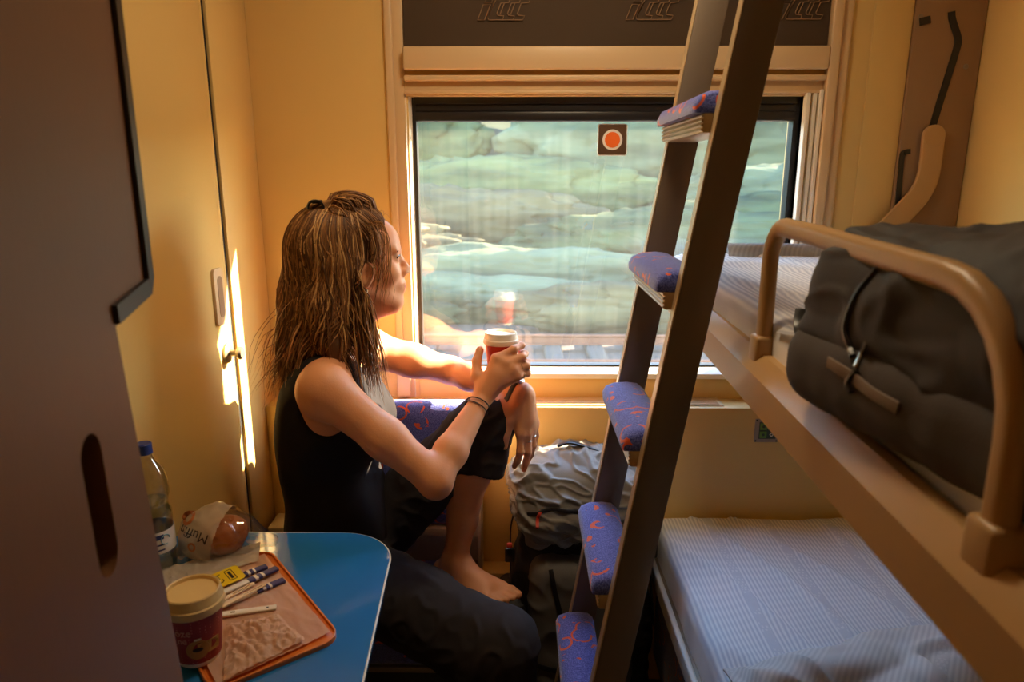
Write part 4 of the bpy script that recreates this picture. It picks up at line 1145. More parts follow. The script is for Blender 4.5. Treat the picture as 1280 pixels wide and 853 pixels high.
# hair swept back from the brow to the clip at the crown
clip = np.array(settle([H(-.080, .030, .115)], .004, .05)[0])
for i in range(520):
    th = R(rnd.uniform(-92, 92)); ph0 = R(rnd.uniform(60, 74) - 4*abs(math.cos(th))) if abs(math.degrees(th)) < 60 else R(rnd.uniform(58, 84))
    p0 = capp(th, ph0, -.002); P = []
    te = R(180)*(1 if th >= 0 else -1); lift = rnd.uniform(.0, .010)
    d0 = V3(math.sin(ph0)*math.cos(th), math.sin(ph0)*math.sin(th), math.cos(ph0)); d1 = V3(-.62, rnd.uniform(-.12, .22), rnd.uniform(.40, .80)); d1 /= np.linalg.norm(d1)
    for k in range(14):
        t = k/13; d = d0*(1-t)+d1*t+V3(0, 0, .55*math.sin(PI*t)*.5); d /= np.linalg.norm(d)
        rr = 1+.16*math.sin(PI*t)+lift*9*math.sin(PI*t)
        P.append(H(.106*d[0]*rr-.020, .085*d[1]*rr, .094*d[2]*rr+.040))
    strand(wave(P, .006, rnd.uniform(0, 99)), rnd.uniform(.0009, .0020), pick((3, 4, 4, 2, 1, .3)))
earclear = False
# loose wisps beside the face, and flyaways
for i in range(46):
    th = R(rnd.uniform(48, 74)); ph = R(rnd.uniform(48, 64)); p = capp(th, ph, .002); P = [p]; d = V3(*(hR*.5+hF*.35))+V3(0, 0, .2)
    Ln = rnd.uniform(.10, .24); m = 16
    for k in range(m):
        t = k/m; d = d*.80+(V3(0, 0, -1)+hF*rnd.uniform(-.1, .05)-hR*.18*(t > .3)+hF*-.25*t)*.20
        p = p+d/np.linalg.norm(d)*Ln/m; P.append(p)
    strand(wave(P, .018, rnd.uniform(0, 99)), rnd.uniform(.0005, .0011), pick((1, 2, 4, 4, 3, 2)))
for i in range(110):
    th = R(rnd.uniform(0, 360)); ph = R(rnd.uniform(0, 60)); P = [capp(th, ph, .004)]; dr = V3(rnd.uniform(-1, .6), rnd.uniform(-.6, .6), rnd.uniform(.0, .7)); d = dr
    for k in range(9):
        d = d*.84+V3(rnd.uniform(-.5, .2), rnd.uniform(-.3, .3), -.4)*.22; P.append(P[-1]+d/np.linalg.norm(d)*.006)
    strand(P, .0005, palette[rnd.randint(2, 5)], 3)
for i in range(60):
    th = R(rnd.uniform(120, 200)); hang(th, R(rnd.uniform(20, 60)), rnd.uniform(.98, 1.1), (rnd.uniform(-.6, -.25), rnd.uniform(-.25, .1)), .0007, .06, .012)
oh = obj('hair', (HV, HFc), M['hair'], pe, angle=180)
ca = oh.data.color_attributes.new('tone', 'FLOAT_COLOR', 'POINT')
ca.data.foreach_set('color', np.array(cols, 'f').ravel())
# claw clip
bm = B()
for s in (-1, 1):
    P = [clip+V3(0, 0, .002)+hF*(.016*math.cos(a)-.004)+hR*(s*.010)+hU*(.015*math.sin(a)) for a in np.linspace(-.2, PI+.2, 12)]
    sweep(bm, P, rrect(.010, .0045, .0015), tuple(hR))
box(bm, (-.009, -.012, -.004), (.009, .012, .004), .002, 2, Matrix.Translation(Vector(clip+V3(0, 0, .014))))
obj('hair_clip', bm, M['black'], pe)

# ================================================================== CUP in her hand
def cup(c, label, s=1., red='cupred2', lid='cuplid', body='whitepaper', tilt=None):
    cx, cy, cz = c
    t = thing('paper_cup', c, label, 'cup')
    bm = B(); lathe(bm, [(0, .003), (.0275*s, .003), (.0285*s, 0), (.0295*s, .002), (.0385*s, .094*s), (.037*s, .094*s)], c, 40); obj('cup_body', bm, M[body], t)
    bm = B(); lathe(bm, [(.0305*s, .008), (.0312*s, .008), (.0388*s, .086*s), (.0380*s, .086*s)], c, 40); obj('sleeve', bm, M[red], t)
    h = .094*s
    bm = B(); lathe(bm, [(.0385*s, h-.010*s), (.0425*s, h-.010*s), (.0432*s, h-.006*s), (.0428*s, h+.001*s), (.0408*s, h+.003*s), (.0405*s, h+.006*s), (.0395*s, h+.009*s), (.0385*s, h+.0165*s), (.037*s, h+.0180*s), (.0352*s, h+.0165*s), (.0345*s, h+.0115*s), (.012*s, h+.0112*s), (0, h+.011*s)], c, 48)
    obj('lid', bm, M[lid], t, angle=30)
    return t
cup((-.046, 1.650, 1.021), 'white-lidded red paper cup held up in the woman\'s hand at the window')

# ================================================================== THINGS ON THE TABLE
tz = .780
ev = V3(.62, -.785, 0); fv = V3(-.785, -.62, 0)
tray = thing('serving_tray', (-.45, 1.02, tz), 'orange rounded tray under paper on the blue table', 'tray')
tc0 = V3(-.281, .966, 0)
cen = tc0-ev*.17+fv*.10
fT = lambda u, v, z: tuple(cen+ev*u+fv*v+V3(0, 0, tz+z))
bm = B(); prism(bm, rrect(.34, .20, .03, 6), .0004, .004, .001, fT); obj('base', bm, M['orange'], tray)
bm = B(); P = [fT(u, v, .0055) for u, v in rrect(.337, .197, .03, 6)]; sweep(bm, P, rrect(.006, .0035, .0012, 2), closed=True, up=(0, 0, 1)); obj('rim', bm, M['orange'], tray)

def sheetobj(name, pts, m, z, label, cat, amp=.0015, sc=18, seed=0, n=46, thick=.0006, crush=None):
    """thin paper laid over a quad of corner points"""
    a, b, c, d = [V3(*p, 0) for p in pts]; bm = B()
    def f(u, v):
        p = (a*(1-u)+b*u)*(1-v)+(d*(1-u)+c*u)*v
        h = amp*(noise.noise(Vector((p[0]*sc+seed, p[1]*sc, 1)))+.5)
        r = noise.noise(Vector((p[0]*sc*2.2+p[1]*20, p[1]*sc*1.4+seed, 5)))
        h += amp*.9*max(0, .22-abs(r))/.22
        if crush: h += crush(u, v, p)
        return (p[0], p[1], z+max(0, h))
    grid(bm, f, n, n); bmesh.ops.solidify(bm, geom=bm.faces[:], thickness=thick)
    return obj(name, bm, m, label=label, cat=cat, angle=60)
pbm = [(-.303, .976), (-.492, 1.208), (-.628, 1.10), (-.432, .852)]
sheetobj('paper_bag', pbm, M['kraft'], tz+.0075, 'flat kraft paper bag lying on the orange tray', 'bag', .0022, 14, 2)
sheetobj('glassine_wrapper', [(-.492, 1.178), (-.512, 1.243), (-.664, 1.140), (-.62, 1.085)], M['film'], tz+.013, 'translucent white glassine strip along the tray\'s far edge', 'wrapper', .003, 22, 6)
def cr(u, v, p):
    r = noise.noise(Vector((p[0]*60, p[1]*60, 3)))*.5+noise.noise(Vector((p[0]*34+p[1]*30, p[1]*26, 9)))
    e = min(1, min(u, 1-u, v, 1-v)*7)
    return e*(.004+.009*abs(r)+.003*noise.noise(Vector((p[0]*120, p[1]*120, 2))))
sheetobj('paper_napkin', [(-.335, .950), (-.40, 1.015), (-.475, .985), (-.425, .858)], M['napkin'], tz+.011, 'crumpled pinkish paper napkin beside the near cup', 'napkin', .003, 30, 4, 70, crush=cr)
# paper-wrapped straw / stick
def stick(name, a, b, w, h, m, z, label, cat, group=None, parts=()):
    a = V3(*a, z); b = V3(*b, z); t = thing(name, tuple((a+b)/2), label, cat, group)
    bm = B(); sweep(bm, [a, b], rrect(w, h, min(w, h)*.35, 3), (0, 0, 1)); o = obj('stick', bm, m, t)
    for nm, u0, u1, w2, h2, m2 in parts:
        bm = B(); sweep(bm, [a*(1-u0)+b*u0, a*(1-u1)+b*u1], rrect(w2, h2, min(w2, h2)*.3, 3), (0, 0, 1)); obj(nm, bm, m2, t)
    return t
g_s = 'sugar sticks on the tray'
# profile is (vertical, horizontal)
def sug(a, b, label, z, paper='whitepaper'):
    return stick('sugar_stick', a, b, .0055, .0125, M[paper], z, label, 'sugar stick', None,
        [('printed_end', .62, 1.0, .0062, .0142, M['bluepaper']), ('white_mark', .70, .74, .0066, .0142, M['whitepaper']), ('white_mark', .79, .82, .0066, .0142, M['whitepaper'])])
sug((-.560, 1.078), (-.470, 1.158), 'farthest of three navy-ended sugar sticks, beside the yellow tea tag', tz+.0135)
sug((-.545, 1.035), (-.447, 1.148), 'middle navy-ended sugar stick with pale green-white paper', tz+.016)
sug((-.520, 1.020), (-.423, 1.114), 'nearest navy-ended sugar stick, beside the wooden stirrers', tz+.0135)
def stirrer(a, b, label, z):
    a, b = V3(*a, z), V3(*b, z); L = np.linalg.norm(b-a); t = (b-a)/L; s = V3(-t[1], t[0], 0)
    f = lambda u, v, q: tuple(a+t*u+s*v+V3(0, 0, q))
    bm = B(); o = [bm.verts.new(f(u, v, 0)) for u, v in [(0, -.004)]]
    bm.free(); bm = B()
    oute = [(L/2+p, q) for p, q in rrect(L, .0085, .0040, 5)]; inn = [(L-.026+p, q) for p, q in rrect(.036, .0028, .0013, 4)]
    lo = [bm.verts.new((u, v, 0)) for u, v in oute]; li = [bm.verts.new((u, v, 0)) for u, v in inn]
    ed = [bm.edges.new((lo[i], lo[(i+1) % len(lo)])) for i in range(len(lo))]+[bm.edges.new((li[i], li[(i+1) % len(li)])) for i in range(len(li))]
    bmesh.ops.triangle_fill(bm, use_beauty=True, edges=ed)
    ex = bmesh.ops.extrude_face_region(bm, geom=bm.faces[:])
    for v in [g for g in ex['geom'] if isinstance(g, bmesh.types.BMVert)]: v.co.z += .0018
    for v in bm.verts: v.co = Vector(f(*v.co))
    bmesh.ops.recalc_face_normals(bm, faces=bm.faces[:])
    return obj('coffee_stirrer', bm, M['wood'], label=label, cat='stirrer', smooth=False)
stirrer((-.528, 1.012), (-.470, 1.098), 'slotted wooden coffee stirrer lying nearer the yellow tea tag', tz+.017)
stirrer((-.515, 1.000), (-.447, 1.091), 'slotted wooden coffee stirrer lying against the nearest sugar stick', tz+.0195)
stick('wrapped_stirrer', (-.506, 1.008), (-.409, 1.033), .0045, .0125, M['whitepaper'], tz+.0135, 'paper-wrapped stirrer with round emblem near the kraft bag centre', 'stirrer', None,
    [('printed_emblem', .84, .88, .0049, .005, M['ink']), ('printed_emblem', .28, .35, .0049, .006, M['panelbrown'])])
# yellow tea-bag tag
tg = thing('tea_tag', (-.52, 1.11, tz+.01), 'yellow tea-bag tag with dark print behind the near coffee cup', 'tag')
tcn = V3(-.526, 1.110, 0); tu = V3(.50, .866, 0); tu = V3(.74, .67, 0); tv = V3(.67, -.74, 0)   # tu: toward sugar ends
tA = lambda u, v, z: tuple(tcn+tu*u+tv*v+V3(0, 0, tz+.021+z+u*.06+.02*u*u*0))
bm = B(); prism(bm, rrect(.056, .052, .007, 4), -.0006, .0006, 0, tA); obj('card', bm, M['yellow'], tg)
bm = B(); P = [tA(u, v, .0010) for u, v in [(.009+a, b) for a, b in rrect(.012, .036, .002, 2)]]; sweep(bm, P, circ(.0006, 4), closed=True); obj('box_outline', bm, M['ink'], tg)
bm = B(); prism(bm, [(.009+a, b) for a, b in rrect(.0045, .026, .001, 2)], .0007, .0010, 0, tA); obj('printed_bar', bm, M['ink'], tg)
mt = Matrix(((tv[0], -tu[0]*1, 0, tcn[0]-tu[0]*.010), (tv[1], -tu[1]*1, 0, tcn[1]-tu[1]*.010), (0, -.06, 1, tz+.021-.0006+.0012), (0, 0, 0, 1)))
mt = Matrix(((-tv[0], tu[0], 0, tcn[0]-tu[0]*.012), (-tv[1], tu[1], 0, tcn[1]-tu[1]*.012), (0, .06, 1, tz+.0215), (0, 0, 0, 1)))
text('printed_word', 'Ceyl', .017, M['ink'], tg, mt)

# near coffee cup (foreground), lettering and tea label
c2 = (-.487, .918, tz+.0085)
cp = cup(c2, 'cream-lidded dark red paper cup on the tray, nearest the camera', 1.03, 'cupred', 'cuplid2', 'whitepaper')
def wrap(ang0, z0, s=1.03, off=.0006):
    def f(co):
        z = z0+co.y; rr = (.0305+(.0388-.0305)*(z-.008)/.078)*s+off+co.z
        a = ang0+co.x/rr
        return Vector((c2[0]+rr*math.cos(a), c2[1]+rr*math.sin(a), c2[2]+z))
    return f
camang = math.atan2(-c2[1], -c2[0])
text('lettering', 'oze', .017, M['letter'], cp, None, wrap(camang-.55, .064))
text('lettering', 'ne', .015, M['letter'], cp, None, wrap(camang-.62, .050))
# tea-bag label hanging on the cup's side: disc and folded flap
wf = wrap(camang+.05, .030, 1.03, .0014)
bm = B()
def wprism(poly, z0, z1, a0, zz, m, name):
    bm = B(); prism(bm, poly, z0, z1, 0); f = wrap(a0, zz, 1.03, .001)
    bmesh.ops.subdivide_edges(bm, edges=[e for e in bm.edges if e.calc_length() > .004], cuts=3, use_grid_fill=True)
    for v in bm.verts: v.co = f(v.co.copy())
    return obj(name, bm, m, cp, smooth=False)
M['tagdull'] = mat('tea_label_card', lin(176, 126, 58), .6)
wprism(circ(.0165, 24), .0, .0008, camang-.05, .0335, M['tagdull'], 'tea_label')
wprism(rrect(.034, .020, .001), .0, .0007, camang+.42, .034, M['tagdull'], 'tea_label_flap')
wprism([(a, b) for a, b in circ(.0075, 20, .0035)], .0008, .0012, camang-.05, .034, M['ink'], 'tea_label_badge')
wprism(rrect(.010, .003, .0005), .0, .0009, camang-.02, .0515, M['whitepaper'], 'tea_label_staple')

# muffin in printed clear wrapper
mu = thing('wrapped_muffin', (-.603, 1.222, tz), 'brown muffin in a clear printed wrapper beside the bottle', 'muffin')
mc = V3(-.576, 1.224, tz)
S = SDF(mc-V3(.1, .1, .03), mc+V3(.1, .1, .12), .0025)
S.cone(mc+V3(0, 0, .004), mc+V3(0, 0, .03), .028, .036, .004); S.ell(mc+V3(0, 0, .045), (.047, .047, .032), .012)
S.half(mc+V3(0, 0, .0015), (0, 0, -1))
v_, f_ = S.mesh(); v_ = wrinkle(v_, f_, lambda v: .003*noise.noise(v*45)+.0015*noise.noise(v*120)); obj('muffin', (v_.tolist(), f_.tolist()), M['muffin'], mu, angle=180)
S = SDF(mc-V3(.14, .1, .02), mc+V3(.12, .1, .14), .003)
S.ell(mc+V3(-.01, 0, .045), (.064, .058, .052), .02); S.cone(mc+V3(.04, .01, .04), mc+V3(.085, .02, .018), .03, .012, .03)
S.cone(mc+V3(-.03, .0, .05), mc+V3(-.075, -.015, .012), .035, .012, .03); S.cone(mc+V3(-.01, .0, .07), mc+V3(-.006, .01, .098), .02, .008, .02)
S.half(mc+V3(0, 0, .001), (0, 0, -1))
v_, f_ = S.mesh(); v_ = smooth_mesh(v_, f_, 2)
wfn = lambda v: .0035*noise.noise(Vector((v.x*40, v.y*40, v.z*22)))+.003*(1-min(1, abs(noise.noise(Vector((v.x*24+v.z*18, v.y*22, v.z*16))))*4))
v_ = wrinkle(v_, f_, wfn)
# printed white film on the side facing the camera's left, clear elsewhere
fc = v_[f_].mean(1)-mc
pr = (fc[:, 0] < -.004+.25*(fc[:, 2]-.02)) & (fc[:, 1] < .05) & (fc[:, 2] > .012)
ow = obj('wrapper', (v_.tolist(), f_.tolist()), [M['cello'], M['paperwhite']], mu, angle=180)
ow.data.polygons.foreach_set('material_index', pr.astype(np.int32))
def onfilm(a, b):
    """print lies on the film: shoot toward the wrapper centre from the viewer's side"""
    pass
nrm = V3(.10, -.85, .45); nrm /= np.linalg.norm(nrm); tx_ = np.cross(V3(0, 0, 1), nrm); tx_ /= np.linalg.norm(tx_)
tyy = np.cross(nrm, tx_)
rot = R(158); ta = tx_*math.cos(rot)+tyy*math.sin(rot); tb_ = np.cross(nrm, ta)
from mathutils.bvhtree import BVHTree
bv = BVHTree.FromPolygons([tuple(q) for q in v_.tolist()], [tuple(q) for q in f_.tolist()])
ctr = mc+V3(-.040, -.0, .044)
def stickon(u, v, off):
    o = ctr+ta*u+tb_*v+nrm*.12
    h = bv.ray_cast(Vector(o), Vector(-nrm))
    p = h[0] if h[0] is not None else Vector(ctr+ta*u+tb_*v+nrm*.03)
    return p+Vector(nrm)*off
text('printed_word', 'Muffin', .026, M['ink'], mu, None, lambda co: stickon(co.x, co.y, .0006+co.z))
for (u, v, r, mm) in ((-.006, .024, .0085, 'muffin'), (.026, -.022, .014, 'muffin')):
    bm = B(); lathe(bm, [(r*.55, 0), (r, 0)], (0, 0, 0), 20)
    for q in bm.verts: q.co = stickon(u+q.co.x, v+q.co.y, .0008)
    obj('printed_muffin', bm, M[mm], mu)

# water bottle
bo = thing('water_bottle', (-.6745, 1.163, tz), 'clear plastic water bottle with navy cap half hidden behind the locker door', 'bottle')
bc = (-.6745, 1.163, tz)
prof = [(0, .004), (.020, .001), (.030, .003), (.033, .012), (.0335, .045), (.0325, .048), (.0325, .092), (.0335, .096), (.0335, .122), (.0300, .134), (.0285, .139), (.0300, .144), (.0335, .158), (.0330, .180), (.0280, .202), (.018, .220), (.0125, .230), (.0125, .240)]
bm = B(); lathe(bm, prof, bc, 36); obj('bottle_shell', bm, M['bottle'], bo, angle=50)
bm = B(); lathe(bm, [(0, .006)]+[(r-.0018, z) for r, z in prof[2:12]]+[(0, .128)], bc, 32); obj('water', bm, M['water'], bo)
bm = B(); lathe(bm, [(.0338, .050), (.0343, .050), (.0343, .092), (.0338, .092)], bc, 40); lb_ = obj('label', bm, M['label'], bo)
for z in (.056, .066, .078):
    bm = B(); lathe(bm, [(.0345, z), (.0347, z), (.0347, z+(.009 if z > .07 else .003)), (.0345, z+(.009 if z > .07 else .003))], bc, 40)
    bmesh.ops.delete(bm, geom=[v for v in bm.verts if not (-2.6 < math.atan2(v.co.y-bc[1], v.co.x-bc[0]) < -.62)], context='VERTS'); obj('label_stripe', bm, M['navy'], lb_)
bm = B(); tube(bm, [(bc[0]+.0352*math.cos(a), bc[1]+.0352*math.sin(a), tz+.076+.009*math.sin(b)) for a, b in [(-.55+.24*math.cos(q), q) for q in np.linspace(0, 2*PI*.8, 18)]], .0009, 5); obj('label_emblem', bm, M['teal'], lb_)
bm = B(); lathe(bm, [(0, .2555), (.0125, .2555), (.0142, .254), (.0145, .240), (.0145, .236), (.013, .236)], bc, 30); obj('cap', bm, M['navy'], bo)

# ================================================================== BAGS
def strap(bm, pts, w, t, up=(0, 0, 1), n=6): sweep(bm, smoothpath(pts, n), rrect(t, w, min(t, w)*.3, 2), up)
# dark bag on the upper bunk
bg = thing('travel_bag', (.60, .66, 1.27), 'large black soft travel bag lying on the upper bunk behind the rail', 'bag')
S = SDF((.30, .16, 1.22), (1.10, 1.06, 1.54), .005)
pq = R(7); pxb = [(math.cos(pq), math.sin(pq), 0), (-math.sin(pq), math.cos(pq), 0), (0, 0, 1)]
S.rbox((.585, .545, 1.355), (.228, .315, .090), .07, .04, pxb)
S.ell((.62, .53, 1.395), (.20, .28, .075), .05); S.ell((.47, .765, 1.335), (.085, .10, .062), .05)
S.ell((.84, .60, 1.35), (.13, .27, .085), .06)
S.half((0, 0, 1.272), (0, 0, -1))
Vv, Ff = S.mesh(); Vv = smooth_mesh(Vv, Ff, 3)
def fb(v):
    r = noise.noise(Vector((v.x*7+v.z*8, v.y*6-v.z*5, v.z*9)))
    r2 = noise.noise(Vector((v.x*15, v.y*11+v.z*9, v.z*14)))
    return .010*noise.noise(Vector((v.x*5, v.y*5, v.z*5)))+.008*max(0, .25-abs(r))/.25+.004*max(0, .2-abs(r2))/.2
Vv = wrinkle(Vv, Ff, fb); obj('bag_body', (Vv.tolist(), Ff.tolist()), M['bag'], bg, angle=180)
bvb = BVHTree.FromPolygons([tuple(q) for q in Vv.tolist()], [tuple(q) for q in Ff.tolist()])
def onbag(p, d, off=.003):
    h = bvb.ray_cast(Vector(p), Vector(d)); return (h[0]-Vector(d).normalized()*off) if h[0] is not None else None
# charcoal lower pocket panel, curved, on the side toward the rail
S = SDF((.30, .26, 1.22), (.60, .99, 1.44), .004)
pq = R(9); pax_ = [(math.cos(pq), math.sin(pq), 0), (-math.sin(pq), math.cos(pq), 0), (0, 0, 1)]
S.rbox((.470, .585, 1.292), (.130, .25, .050), .042, .02, pax_); S.ell((.460, .67, 1.315), (.10, .16, .045), .03, pax_)
S.half((0, 0, 1.241), (0, 0, -1)); S.half((.56, 0, 0), (1, 0, 0))
v2, f2 = S.mesh(); v2 = smooth_mesh(v2, f2, 3); v2 = wrinkle(v2, f2, lambda v: .003*noise.noise(Vector((v.x*20, v.y*30, v.z*8)))+0.)
obj('lower_pocket', (v2.tolist(), f2.tolist()), M['bag2'], bg, angle=180)
def surfline(pts, r, name, m, n=10, w=None):
    P = []
    for p in smoothpath(pts, n):
        q = onbag((p.x-.25, p.y-.25, p.z+.10), (.25, .25, -.10), .0015)
        if q is not None: P.append(q)
    bm = B()
    if w: sweep(bm, P, rrect(.003, w, .001, 2), (0, 0, 1))
    else: tube(bm, P, r, 6)
    return obj(name, bm, m, bg)
bvq = BVHTree.FromPolygons([tuple(q) for q in v2.tolist()], [tuple(q) for q in f2.tolist()])
def vline(ends, r, name, m, w=None, n=8):
    P = []
    for p in smoothpath(ends, n):
        o, d = Vector((0, 0, 1.5)), Vector((p.x, 1., p.z))
        hs = [h[0] for h in (bvb.ray_cast(o, d), bvq.ray_cast(o, d)) if h[0] is not None]
        if hs: q = min(hs, key=lambda a: a.length); P.append(q-d.normalized()*.0015)
    bm = B()
    if w: sweep(bm, P, rrect(w, .003, .001, 2), (0, 0, 1))
    else: tube(bm, P, r, 6)
    return obj(name, bm, m, bg)
vline([(.4560, 0, -.2670), (.4919, 0, -.2890), (.5270, 0, -.3155), (.5680, 0, -.3390)], 0, 'pale_piping', M['bagtrim'], .012)
vline([(.5107, 0, -.1290), (.4871, 0, -.1660), (.4749, 0, -.2150), (.4914, 0, -.2580)], .0035, 'seam', M['black'])
vline([(.5083, 0, -.2370), (.5035, 0, -.2540), (.4975, 0, -.2740)], .0024, 'zip_pull', M['steel'])
vline([(.5010, 0, -.2790), (.4895, 0, -.2990), (.4960, 0, -.3130)], .0042, 'pull_cord', M['black'])
bm = B(); strap(bm, [(.392, .945, 1.322), (.384, .925, 1.302), (.378, .89, 1.297), (.385, .82, 1.305)], .026, .004); strap(bm, [(.392, .945, 1.322), (.44, .915, 1.330), (.49, .85, 1.340)], .014, .004, (0, 1, 0)); obj('shoulder_strap', bm, M['black'], bg)
bm = B()
P = [(.382+.016*math.cos(a), .838+.014*math.sin(a), 1.312+.010*math.sin(a)) for a in np.linspace(0, 2*PI, 14)[:-1]]
sweep(bm, P, circ(.0022, 6), closed=True); obj('strap_ring', bm, M['steel'], bg)

# hiking backpack on the floor
bp = thing('hiking_backpack', (.16, 1.68, 0), 'big grey and black hiking backpack standing on the floor behind the ladder', 'backpack')
pa = R(4); pR = V3(math.cos(pa), math.sin(pa), 0); pB = V3(-math.sin(pa), math.cos(pa), 0)
lean = V3(.0, .05, 1.); lean /= np.linalg.norm(lean)
P0 = V3(.148, 1.685, -.028)
Pk = lambda a, b, c: P0+pR*a+pB*b+V3(.02*c+.0, .03*c, c-(.09*(a) if c > .6 else 0))
pax = [pR, pB, V3(0, 0, 1)]
S = SDF((-.10, 1.50, -.01), (.46, 1.86, .90), .005)
S.rbox(Pk(0, .02, .14), (.165, .105, .14), .07, .04, pax); S.rbox(Pk(0, .02, .38), (.170, .11, .16), .07, .05, pax); S.rbox(Pk(0, .03, .56), (.155, .105, .12), .07, .05, pax)
S.half((0, 0, .002), (0, 0, -1))
Vv, Ff = S.mesh(); Vv = smooth_mesh(Vv, Ff, 2)
Vv = wrinkle(Vv, Ff, lambda v: .006*noise.noise(v*9)+.005*max(0, .2-abs(noise.noise(Vector((v.x*12, v.y*12, v.z*16)))))/.2)
obj('main_sack', (Vv.tolist(), Ff.tolist()), M['packdark'], bp, angle=180)
# lid: pale grey nylon hood
S = SDF((-.10, 1.50, .55), (.46, 1.88, .90), .004)
S.rbox(Pk(0, .02, .715), (.168, .125, .065), .055, .03, pax); S.ell(Pk(-.03, .03, .745), (.155, .12, .075), .04, pax); S.rbox(Pk(.0, -.04, .675), (.160, .085, .055), .045, .04, pax)
S.ell(Pk(-.085, .02, .70), (.075, .11, .085), .03, pax)
Vl, Fl = S.mesh(); Vl = smooth_mesh(Vl, Fl, 2)
def fl_(v):
    r = noise.noise(Vector((v.x*9, v.y*10, v.z*26+v.x*12))); r2 = noise.noise(Vector((v.x*20+v.z*12, v.y*18, v.z*40)))
    return .008*noise.noise(Vector((v.x*10, v.y*10, v.z*14)))+.012*max(0, .22-abs(r))/.22+.006*max(0, .2-abs(r2))/.2
Vl = wrinkle(Vl, Fl, fl_); lid = obj('lid', (Vl.tolist(), Fl.tolist()), M['packgrey'], bp, angle=180)
bvl = BVHTree.FromPolygons([tuple(q) for q in Vl.tolist()], [tuple(q) for q in Fl.tolist()])
bvp = BVHTree.FromPolygons([tuple(q) for q in Vv.tolist()], [tuple(q) for q in Ff.tolist()])
def onp(bv_, a, c, off=.003):
    o = Vector(Pk(a, -.5, c)); h = bv_.ray_cast(o, Vector(pB)); return (h[0]-Vector(pB)*off) if h[0] is not None else None
def pline(bv_, pts, w, t, name, m, par, off=.002):
    P = [q for q in (onp(bv_, p.x, p.z, off) for p in smoothpath([(a, 0, c) for a, c in pts], 6)) if q is not None]
    bm = B(); sweep(bm, P, rrect(t, w, min(w, t)*.3, 2), tuple(pB)); return obj(name, bm, m, par)
pline(bvl, [(-.15, .70), (-.08, .722), (.0, .712), (.08, .704), (.15, .692)], .010, .005, 'lid_zip', M['packdark'], lid)
pline(bvl, [(-.118, .715), (-.125, .70), (-.128, .675)], .008, .004, 'zip_cord', M['red'], lid)
bm = B(); strap(bm, [tuple(Pk(-.06, .03, .828)), tuple(Pk(-.03, .02, .842)), tuple(Pk(.02, .02, .832)), tuple(Pk(.05, .02, .822))], .020, .006); obj('haul_loop', bm, M['black'], bp)
# front stretch pocket with red emblem
S = SDF((-.10, 1.44, .05), (.46, 1.75, .70), .005)
S.rbox(Pk(.0, -.085, .36), (.135, .05, .22), .045, .02, pax)
v3, f3 = S.mesh(); v3 = smooth_mesh(v3, f3, 2); v3 = wrinkle(v3, f3, lambda v: .005*noise.noise(v*11)+.004*max(0, .2-abs(noise.noise(Vector((v.x*10, v.y*10, v.z*12+v.x*8)))))/.2)
fp = obj('front_pocket', (v3.tolist(), f3.tolist()), M['packmid'], bp, angle=180)
bvf = BVHTree.FromPolygons([tuple(q) for q in v3.tolist()], [tuple(q) for q in f3.tolist()])
pline(bvf, [(-.09, .57), (-.075, .50), (-.055, .43), (-.035, .38)], .012, .004, 'front_strap', M['black'], bp)
pline(bvf, [(.10, .57), (.095, .45), (.08, .33), (.06, .22)], .012, .004, 'front_strap', M['black'], bp)
q = [onp(bvf, a, c, .002) for a, c in ((-.075, .43), (-.045, .445), (-.012, .465), (-.012, .455), (-.030, .425), (-.045, .40), (-.06, .405))]
bm = B(); a = [bm.verts.new(p) for p in q]; b = [bm.verts.new(p+Vector(pB)*.003) for p in q]
bm.faces.new(a); bm.faces.new(b[::-1])
for i in range(len(a)): bm.faces.new((a[i], b[i], b[(i+1) % len(a)], a[(i+1) % len(a)]))
obj('red_patch', bm, M['red'], bp, smooth=False)
# side pouch, hip wing, straps, buckles
for s in (-1, 1):
    S = SDF((-.14, 1.50, .0), (.50, 1.86, .62), .005)
    S.rbox(Pk(s*.160-.008, .0, .28), (.045, .085, .17), .04, .02, pax); S.ell(Pk(s*.165-.008, .0, .36), (.045, .075, .10), .03, pax)
    v4, f4 = S.mesh(); v4 = smooth_mesh(v4, f4, 2); v4 = wrinkle(v4, f4, lambda v: .005*noise.noise(v*13)+.005*max(0, .2-abs(noise.noise(Vector((v.x*14, v.y*14, v.z*20)))))/.2)
    obj('side_pouch', (v4.tolist(), f4.tolist()), M['packdark'], bp, angle=180)
for s in (-1, 1):
    bm = B(); strap(bm, [tuple(Pk(s*.165, -.02, .69)), tuple(Pk(s*.185, -.03, .62)), tuple(Pk(s*.185, -.05, .54)), tuple(Pk(s*.19, -.06, .46)), tuple(Pk(s*.20, -.065, .36))], .018, .004, (s, 0, 0)); obj('compression_strap', bm, M['black'], bp)
    bm = B(); box(bm, (-.013, -.006, -.02), (.013, .006, .02), .004, 2, Matrix.Translation(Vector(Pk(s*.188, -.055, .57)))); obj('buckle', bm, M['black'], bp)
    bm = B(); box(bm, (-.007, -.005, -.006), (.007, .005, .006), .002, 2, Matrix.Translation(Vector(Pk(s*.19, -.062, .60)))); obj('buckle_tab', bm, M['red' if s < 0 else 'steeldark'], bp)
pline(bvf, [(.12, .30), (.04, .28), (-.04, .28), (-.12, .30)], .014, .004, 'lower_strap', M['black'], bp)

